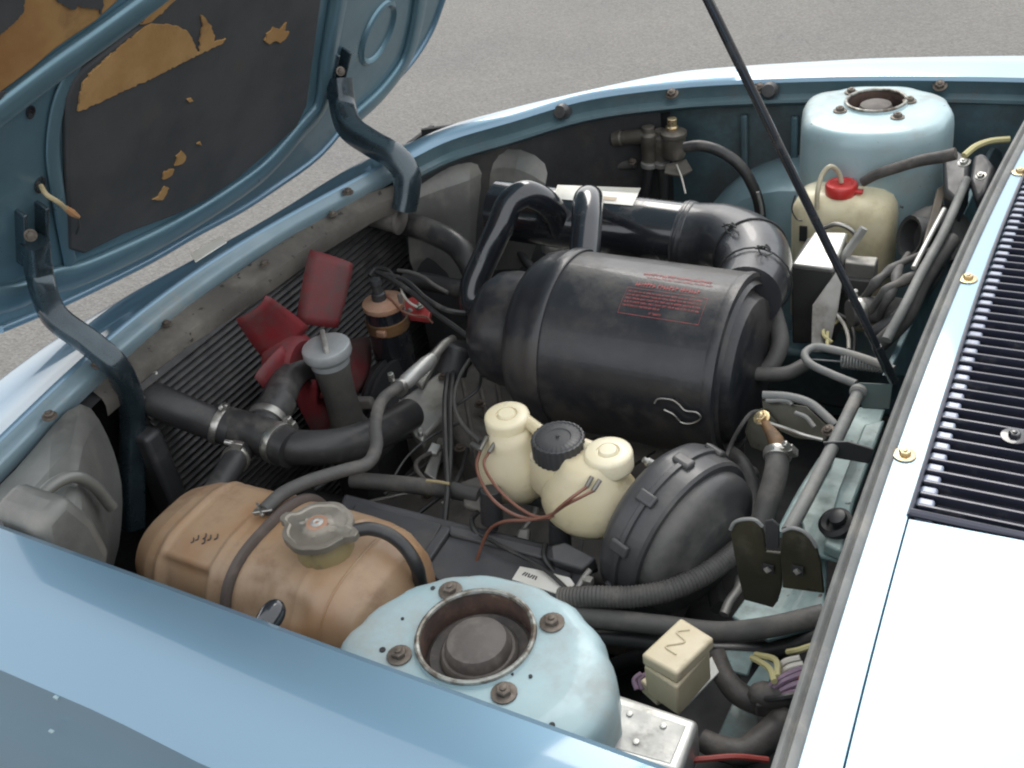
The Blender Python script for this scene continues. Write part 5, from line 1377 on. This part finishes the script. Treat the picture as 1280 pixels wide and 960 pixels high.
# wiper linkage
wl = thing('wiper_linkage', 'long grey twin rods and dark arms of the wiper linkage under the scuttle edge', 'linkage', A(1020, 560, .72))
obj('rod', tube(W([(1074, 490, .755), (1040, 560, .75), (1010, 620, .745), (985, 665, .74)]), .0085, 14), SEAL, wl)
obj('rod', tube(W([(1028, 575, .73), (1000, 620, .73), (975, 668, .725)]), .0055, 12), PAINT_GREENISH, wl)
obj('collar', lathe(A(1074, 488, .757), (A(1040, 560, .75) - A(1074, 490, .755)), [(.011, 0), (.0115, .002), (.0115, .006), (.009, .008)], 20), SEAL, wl)
slab('bracket', [(1066, 486, .752), (1074, 478, .755), (1116, 480, .755), (1112, 512, .73), (1078, 510, .73)], .004, mat('bracket_teal', (.045, .075, .07), .5, .2, 0, dirt=(.08, .08, .07), dirt_amt=.3), wl, .001)
slab('bracket', [(1028, 553, .76), (1060, 552, .76), (1092, 562, .76), (1086, 580, .735), (1040, 572, .735)], .003, DKPLASTIC, wl, .001)
# pale panels under the scuttle
sh = []
slab('scuttle_shelf', [(1062, 510, .68), (1108, 505, .68), (1070, 620, .68), (1048, 700, .68), (1010, 690, .68), (1002, 650, .68), (1038, 585, .68)], .006, PAINT_GREENISH, car, .002)
slab('scuttle_step', [(1080, 530, .70), (1106, 524, .70), (1068, 625, .70), (1052, 690, .70), (1030, 680, .70), (1048, 612, .70)], .016, PAINT_GREENISH, car, .003)
slab('scuttle_shelf', [(915, 770, .65), (940, 735, .65), (1035, 690, .65), (1030, 780, .65), (960, 800, .65)], .006, PAINT_GREENISH, car, .002)
slab('inner_brace', [(905, 812, .66), (945, 814, .66), (935, 845, .65), (915, 840, .65)], .004, PAINT_GREENISH, car, .002)
slab('inner_brace', [(892, 930, .64), (918, 872, .64), (944, 884, .64), (950, 915, .64), (925, 955, .64), (895, 950, .64)], .004, PAINT_GREENISH, car, .002)
slab('inner_brace', [(928, 862, .66), (955, 822, .66), (975, 832, .66), (948, 872, .66)], .004, PAINT_GREENISH, car, .002)
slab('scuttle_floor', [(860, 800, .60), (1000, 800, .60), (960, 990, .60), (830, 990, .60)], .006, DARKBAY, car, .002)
gm = thing('cable_grommet', 'dark rubber grommet set in the pale panel below the seal', 'grommet', A(1045, 655, .71))
obj('ring', lathe(A(1046, 656, .705), (-.3, -.3, 1), [(.02, -.004), (.021, .006), (.016, .010), (.011, .006), (.010, 0)], 26), RUBBER, gm)
obj('plug', lathe(A(1050, 652, .71), (-.3, -.3, 1), [(.010, -.004), (.010, .012), (.006, .014), (0, .014)], 18), DKPLASTIC, gm)
# bonnet catch: twin eared plate
ctc = thing('bonnet_catch', 'dark olive bonnet catch of two rounded plates with square holes', 'catch', A(965, 715, .74))
YC = .80
def ear(pts, y, label=None):
    return obj('ear', prism(WY(pts, y), .004, (0, 1, 0)), OLIVE, ctc, bevel=.0012)
ear(catmull([Vector(p) if 0 else p for p in []] , 1) if 0 else [(913, 668), (915, 658), (926, 650), (940, 649), (950, 655), (955, 668), (957, 690), (976, 692), (977, 735), (972, 752), (966, 760), (930, 750), (922, 718)], .80)
ear([(978, 664), (990, 660), (1006, 665), (1020, 682), (1026, 705), (1030, 742), (1000, 738), (978, 735), (975, 692)], .79)
obj('hook_slot', prism(WY([(956, 652), (965, 650), (974, 658), (974, 684), (966, 688), (957, 684)], .795), .003, (0, 1, 0)), DARKBAY, ctc, bevel=.001)
obj('edge_lip', tube(WY([(913, 662), (918, 653), (930, 649), (944, 650), (953, 658)], .7985), .002, 8, 4), SEAL, ctc)
obj('edge_lip', tube(WY([(978, 664), (990, 660), (1004, 664), (1014, 673), (1021, 684)], .7885), .002, 8, 4), SEAL, ctc)
for px, py, y in ((960, 711, .797), (997, 713, .787)):
    P = AY(px, py, y)
    obj('square_hole', box(P, (.012, .002, .012), axes(0)), DARKBAY, ctc)
    obj('rivet', lathe(P + Vector((0, -.001, 0)), (0, -1, .2), [(.0045, 0), (.0035, .003), (0, .004)], 4), ALU, ctc)
# throttle plate and levers
th_ = thing('lever_assembly', 'rusty lever and curved dark plates beside the end of the filter drum', 'lever', A(970, 530, .72))
obj('curved_plate', tube(W([(953, 494, .745), (985, 496, .745), (1012, 504, .745), (1032, 520, .74), (1044, 532, .735)]), .006, 10, 6, a=1, b=1), SEAL, th_)
slab('plate', [(952, 500, .735), (1008, 508, .735), (1040, 538, .72), (1030, 552, .71), (995, 548, .70), (955, 530, .71)], .004, OLIVE, th_, .001)
slab('plate', [(937, 515, .73), (955, 510, .735), (972, 528, .72), (966, 570, .68), (938, 560, .69), (930, 540, .70)], .008, OLIVE, th_, .002)
obj('lever', tube(W([(952, 522, .75), (962, 538, .745), (970, 552, .74), (974, 566, .735)]), [.005, .007, .010, .009], 12, 6, sq=.7), COPPER, th_)
bolt(A(952, 522, .752), (-.2, -.4, 1), .0075, th_, BRASS)
bolt(A(1035, 538, .74), (-.2, -.4, 1), .006, th_, BOLT)
obj('rib', tube(W([(994, 516, .742), (1008, 522, .742), (1018, 534, .735)]), .003, 8, 4), SEAL, th_)
obj('rib', tube(W([(957, 501, .742), (985, 502, .742), (990, 506, .740)]), .003, 8, 4), SEAL, th_)
wire('thin pull cable drooping from the rusty lever to the drum foot', [(950, 514, .745), (940, 516, .74), (928, 530, .73), (914, 555, .70), (905, 580, .68)], .003, RUBBER_D, 'pull_cable', 'cable')
wire('bare rod crossing the dark plate from the rusty lever', [(958, 528, .75), (980, 535, .75), (1005, 544, .75), (1028, 550, .745)], .0025, STEEL, 'link_rod', 'rod')

# ---- heater side clutter at far right
hose('heater_hose', 'fat grey hose lying across under the stay rod at the far right', W([(1062, 392, .70), (1085, 388, .70), (1110, 388, .70), (1140, 392, .70)]), S(17, A(1100, 388, .70)), RUBBER_D, seg=22, clamps=((.2, -60),))
hose('heater_hose', 'grey hose sloping down from the relays beneath the wiper rods', W([(1100, 430, .70), (1130, 400, .74), (1155, 350, .76), (1190, 300, .77)]), .0125, RUBBER_D, seg=18)
wl2 = thing('wiper_linkage', 'upper wiper linkage with pale rods meeting at a dark pivot by the far seal', 'linkage', A(1170, 270, .76))
obj('rod', tube(W([(1208, 225, .80), (1180, 290, .79), (1150, 345, .78), (1130, 385, .765), (1108, 425, .74)]), .0075, 12), SEAL, wl2)
obj('rod', tube(W([(1180, 262, .79), (1160, 300, .78), (1142, 335, .77)]), .004, 10), ALUCLEAN, wl2)
obj('pivot_housing', prism(W([(1178, 195, .82), (1195, 185, .82), (1212, 196, .82), (1210, 230, .80), (1198, 255, .79), (1180, 240, .79)]), .05), DKPLASTIC, wl2, bevel=.008, bseg=3)
obj('pivot_housing', prism(W([(1216, 192, .82), (1230, 190, .82), (1242, 205, .82), (1232, 240, .80), (1218, 250, .79), (1210, 225, .80)]), .05), DKPLASTIC, wl2, bevel=.008, bseg=3)
bolt(A(1205, 203, .83), (-.2, -.4, 1), .007, wl2, STEEL); bolt(A(1226, 220, .82), (-.2, -.4, 1), .006, wl2, STEEL)
slab('arm', [(1172, 235, .78), (1186, 228, .78), (1165, 300, .76), (1150, 320, .76)], .006, mat('arm_brown', (.10, .085, .065), .6, .2, 0, dirt=(.16, .14, .11), dirt_amt=.35), wl2, .002)
hose('wiring_loom', 'black taped loom running from the far tower to the wiper pivot', WY([(1078, 228), (1096, 218), (1120, 210), (1150, 201), (1178, 196), (1195, 192)], 1.70), [.008, .009, .009, .010, .010], LOOM, 'wiring', seg=14)
wire('yellow sheathed wire arching over the wiper pivot', [(1205, 195, .84), (1220, 183, .845), (1240, 176, .845), (1262, 174, .845)], .0055, WYEL, 'sheathed_wire')
obj_ = thing('blower_inlet', 'round black inlet mouth under the scuttle at the far right', 'inlet', A(1142, 300, .72))
obj('mouth', lathe(A(1140, 296, .74), Vector((-.6, -.5, .25)), [(.030, -.05), (.036, 0), (.034, .006), (.028, .004), (.024, -.02), (0, -.03)], 30), RUBBER, obj_)
obj('duct', tube(W([(1150, 300, .72), (1175, 290, .72), (1195, 330, .68)]), .045, 22, 6), MATS['case_grey'], obj_)
lm = thing('connector_cluster', 'greasy cable joints and clamps clustered under the wiper rods', 'connector', A(1125, 350, .74))
for a in ([(1080, 400, .69), (1100, 372, .735), (1112, 360, .75), (1128, 352, .755), (1142, 344, .76), (1180, 330, .755)], [(1070, 384, .68), (1088, 362, .73), (1098, 350, .745), (1110, 340, .75), (1125, 330, .755), (1165, 312, .75)], [(1098, 400, .69), (1108, 376, .735), (1118, 358, .75), (1122, 340, .755), (1135, 318, .74)]):
    obj('joint', tube(W(a), [.006, .0055, .009, .006, .009, .0055, .005], 12, 6), RUBBER_D, lm)
hose('heater_hose', 'black curved hose sweeping below the wiper pivot', W([(1085, 420, .68), (1110, 405, .70), (1140, 380, .72), (1165, 350, .74), (1180, 320, .75)]), .011, RUBBER, seg=16)
slab('scuttle_wall', [(1110, 470, .70), (1195, 290, .72), (1240, 190, .74), (1285, 130, .74), (1290, 200, .60), (1180, 470, .55)], .01, PAINT_GRIMY, car, .002)

# ---- loom by the near right
hose('wiring_loom', 'brown taped wiring loom curving beside the cream relay', W([(895, 815, .69), (905, 845, .68), (925, 868, .675), (955, 880, .67), (985, 880, .67)]), [.010, .012, .013, .013, .012], LOOM, 'wiring', seg=16)
hose('wiring_loom', 'dark taped loom lying along the bottom edge beside the alloy box', W([(878, 925, .68), (900, 935, .68), (930, 940, .68), (955, 925, .68), (985, 900, .68)]), [.012, .013, .014, .016, .018], LOOM, 'wiring', seg=16)
rnd = random.Random(3)
wb_ = [(WYEL, (940, 822), (962, 836), (968, 852)), (WYEL, (945, 818), (970, 826), (972, 846)), (WWHITE, (968, 848), (980, 828), (1000, 822)), (WWHITE, (972, 852), (985, 835), (1004, 830)),
       (WPUR, (955, 872), (978, 852), (1004, 842)), (WPUR, (958, 876), (982, 860), (1006, 852)), (WPUR, (962, 880), (985, 868), (1002, 864)), (WPUR, (952, 868), (975, 848), (1002, 836)), (WRED, (956, 872), (980, 848), (1006, 846)), (WYEL, (985, 815), (1000, 812), (1018, 806)), (WBLACK, (950, 874), (975, 872), (1005, 866))]
names = ['yellow wire nearest the relay in the loose bundle', 'yellow wire just above it in the loose bundle', 'white wire at the top of the loose bundle', 'white wire second from the top of the bundle',
         'upper violet wire of the loose bundle', 'middle violet wire of the loose bundle', 'lowest violet wire of the loose bundle', 'violet wire lying directly under the white ones', 'red wire threaded between the violet ones', 'lone yellow wire reaching up under the seal', 'black wire lowest in the loose bundle']
for (m, a, b, c_), lb_ in zip(wb_, names):
    wire(lb_, [(a[0], a[1], .695), (b[0], b[1], .715 + rnd.uniform(-.004, .004)), (c_[0], c_[1], .72)], .0034, m, group='loose wires by the relay')
cn = thing('connector', 'dark knotted cable joint where the loose wires gather', 'connector', A(950, 872, .69))
obj('shell', join(lathe(A(940, 868, .695), (1, .2, .1), [(0, -.005), (.011, 0), (.015, .01), (.013, .03), (.009, .04), (0, .042)], 12), box(A(962, 878, .69), (.03, .02, .018), axes(25))), LOOM, cn, bevel=.002)
# ---- general dark pipework in the depths
for k, (pts, r, lb_) in enumerate((([(600, 300, .60), (560, 330, .58), (520, 330, .58), (480, 300, .6)], .012, 'dark pipe deep between radiator and hooked pipe'),
                                  ([(640, 290, .62), (660, 330, .60), (680, 350, .58)], .010, 'dark pipe behind the hooked pipe'),
                                  ([(700, 250, .60), (740, 235, .62), (780, 240, .62)], .010, 'dark pipe in shadow above the paper label'),
                                  ([(250, 650, .45), (350, 620, .45), (450, 640, .45)], .018, 'dark pipe deep below the amber tank'),
                                  ([(820, 340, .64), (860, 330, .66), (880, 350, .64)], .007, 'thin dark pipe peeping above the drum'))):
    hose('pipe', lb_, W(pts), r, RUBBER, 'pipe', seg=14)

# ---- small fixings and pipes over the dusty block
rq = random.Random(21)
for k in range(26):
    P = Vector((rq.uniform(-1.0, -.5), rq.uniform(.99, 1.30), .47))
    bolt(P, UP, rq.uniform(.006, .010), eng, rq.choice([BOLT, BOLT, ALU]))
for k in range(9):
    a = Vector((rq.uniform(-1.05, -.5), rq.uniform(.9, 1.0), .50 + rq.uniform(0, .06)))
    c_ = a + Vector((rq.uniform(-.1, .2), rq.uniform(.08, .25), rq.uniform(-.05, .03)))
    m_ = a.lerp(c_, .5) + Vector((rq.uniform(-.04, .04), rq.uniform(-.03, .03), .02))
    obj('fuel_line', tube([a, m_, c_], rq.uniform(.002, .005), 10, 8), rq.choice([RUBBER_D, ALU, RUBBER, BLOCK]), eng)
slab('mount_bracket', [(575, 602, .60), (612, 590, .60), (622, 604, .60), (606, 640, .60), (580, 632, .60)], .01, BLOCK, eng, .003)
slab('mount_bracket', [(640, 690, .60), (648, 660, .62), (662, 660, .62), (660, 690, .60)], .02, ALU, eng, .003)
obj('throttle_shaft', tube([A(590, 555, .57), A(640, 585, .565), A(690, 600, .56)], .005, 10, 3), ALU, eng)
sc_ = thing('steering_shaft', 'dark steering shaft running down between servo and scuttle panel', 'shaft', Vector((-.2, .95, .5)))
obj('shaft', tube([Vector((-.10, 1.02, .62)), Vector((-.62, .88, .30))], .014, 16, 2), DKPLASTIC, sc_)
obj('coupling', lathe(Vector((-.24, .98, .535)), Vector((-.52, -.14, -.32)), [(0, 0), (.032, 0), (.034, .004), (.034, .02), (.03, .024), (0, .024)], 24), RUBBER_D, sc_)
hose('pipe', 'dark bundle of pipes low behind the bonnet catch', W([(900, 760, .58), (885, 700, .58), (900, 640, .56), (940, 590, .55)]), .012, RUBBER_D, 'pipe', seg=14)
hose('pipe', 'thin pipe with a bright union low beside the bonnet catch', W([(905, 768, .64), (912, 752, .645), (922, 738, .65), (926, 722, .65)]), .006, ALU, 'pipe', seg=12)
hose('pipe', 'black pipe bowing out between drum and lever plates', W([(900, 560, .62), (925, 580, .62), (940, 620, .60), (935, 660, .58)]), .014, RUBBER, 'pipe', seg=16)
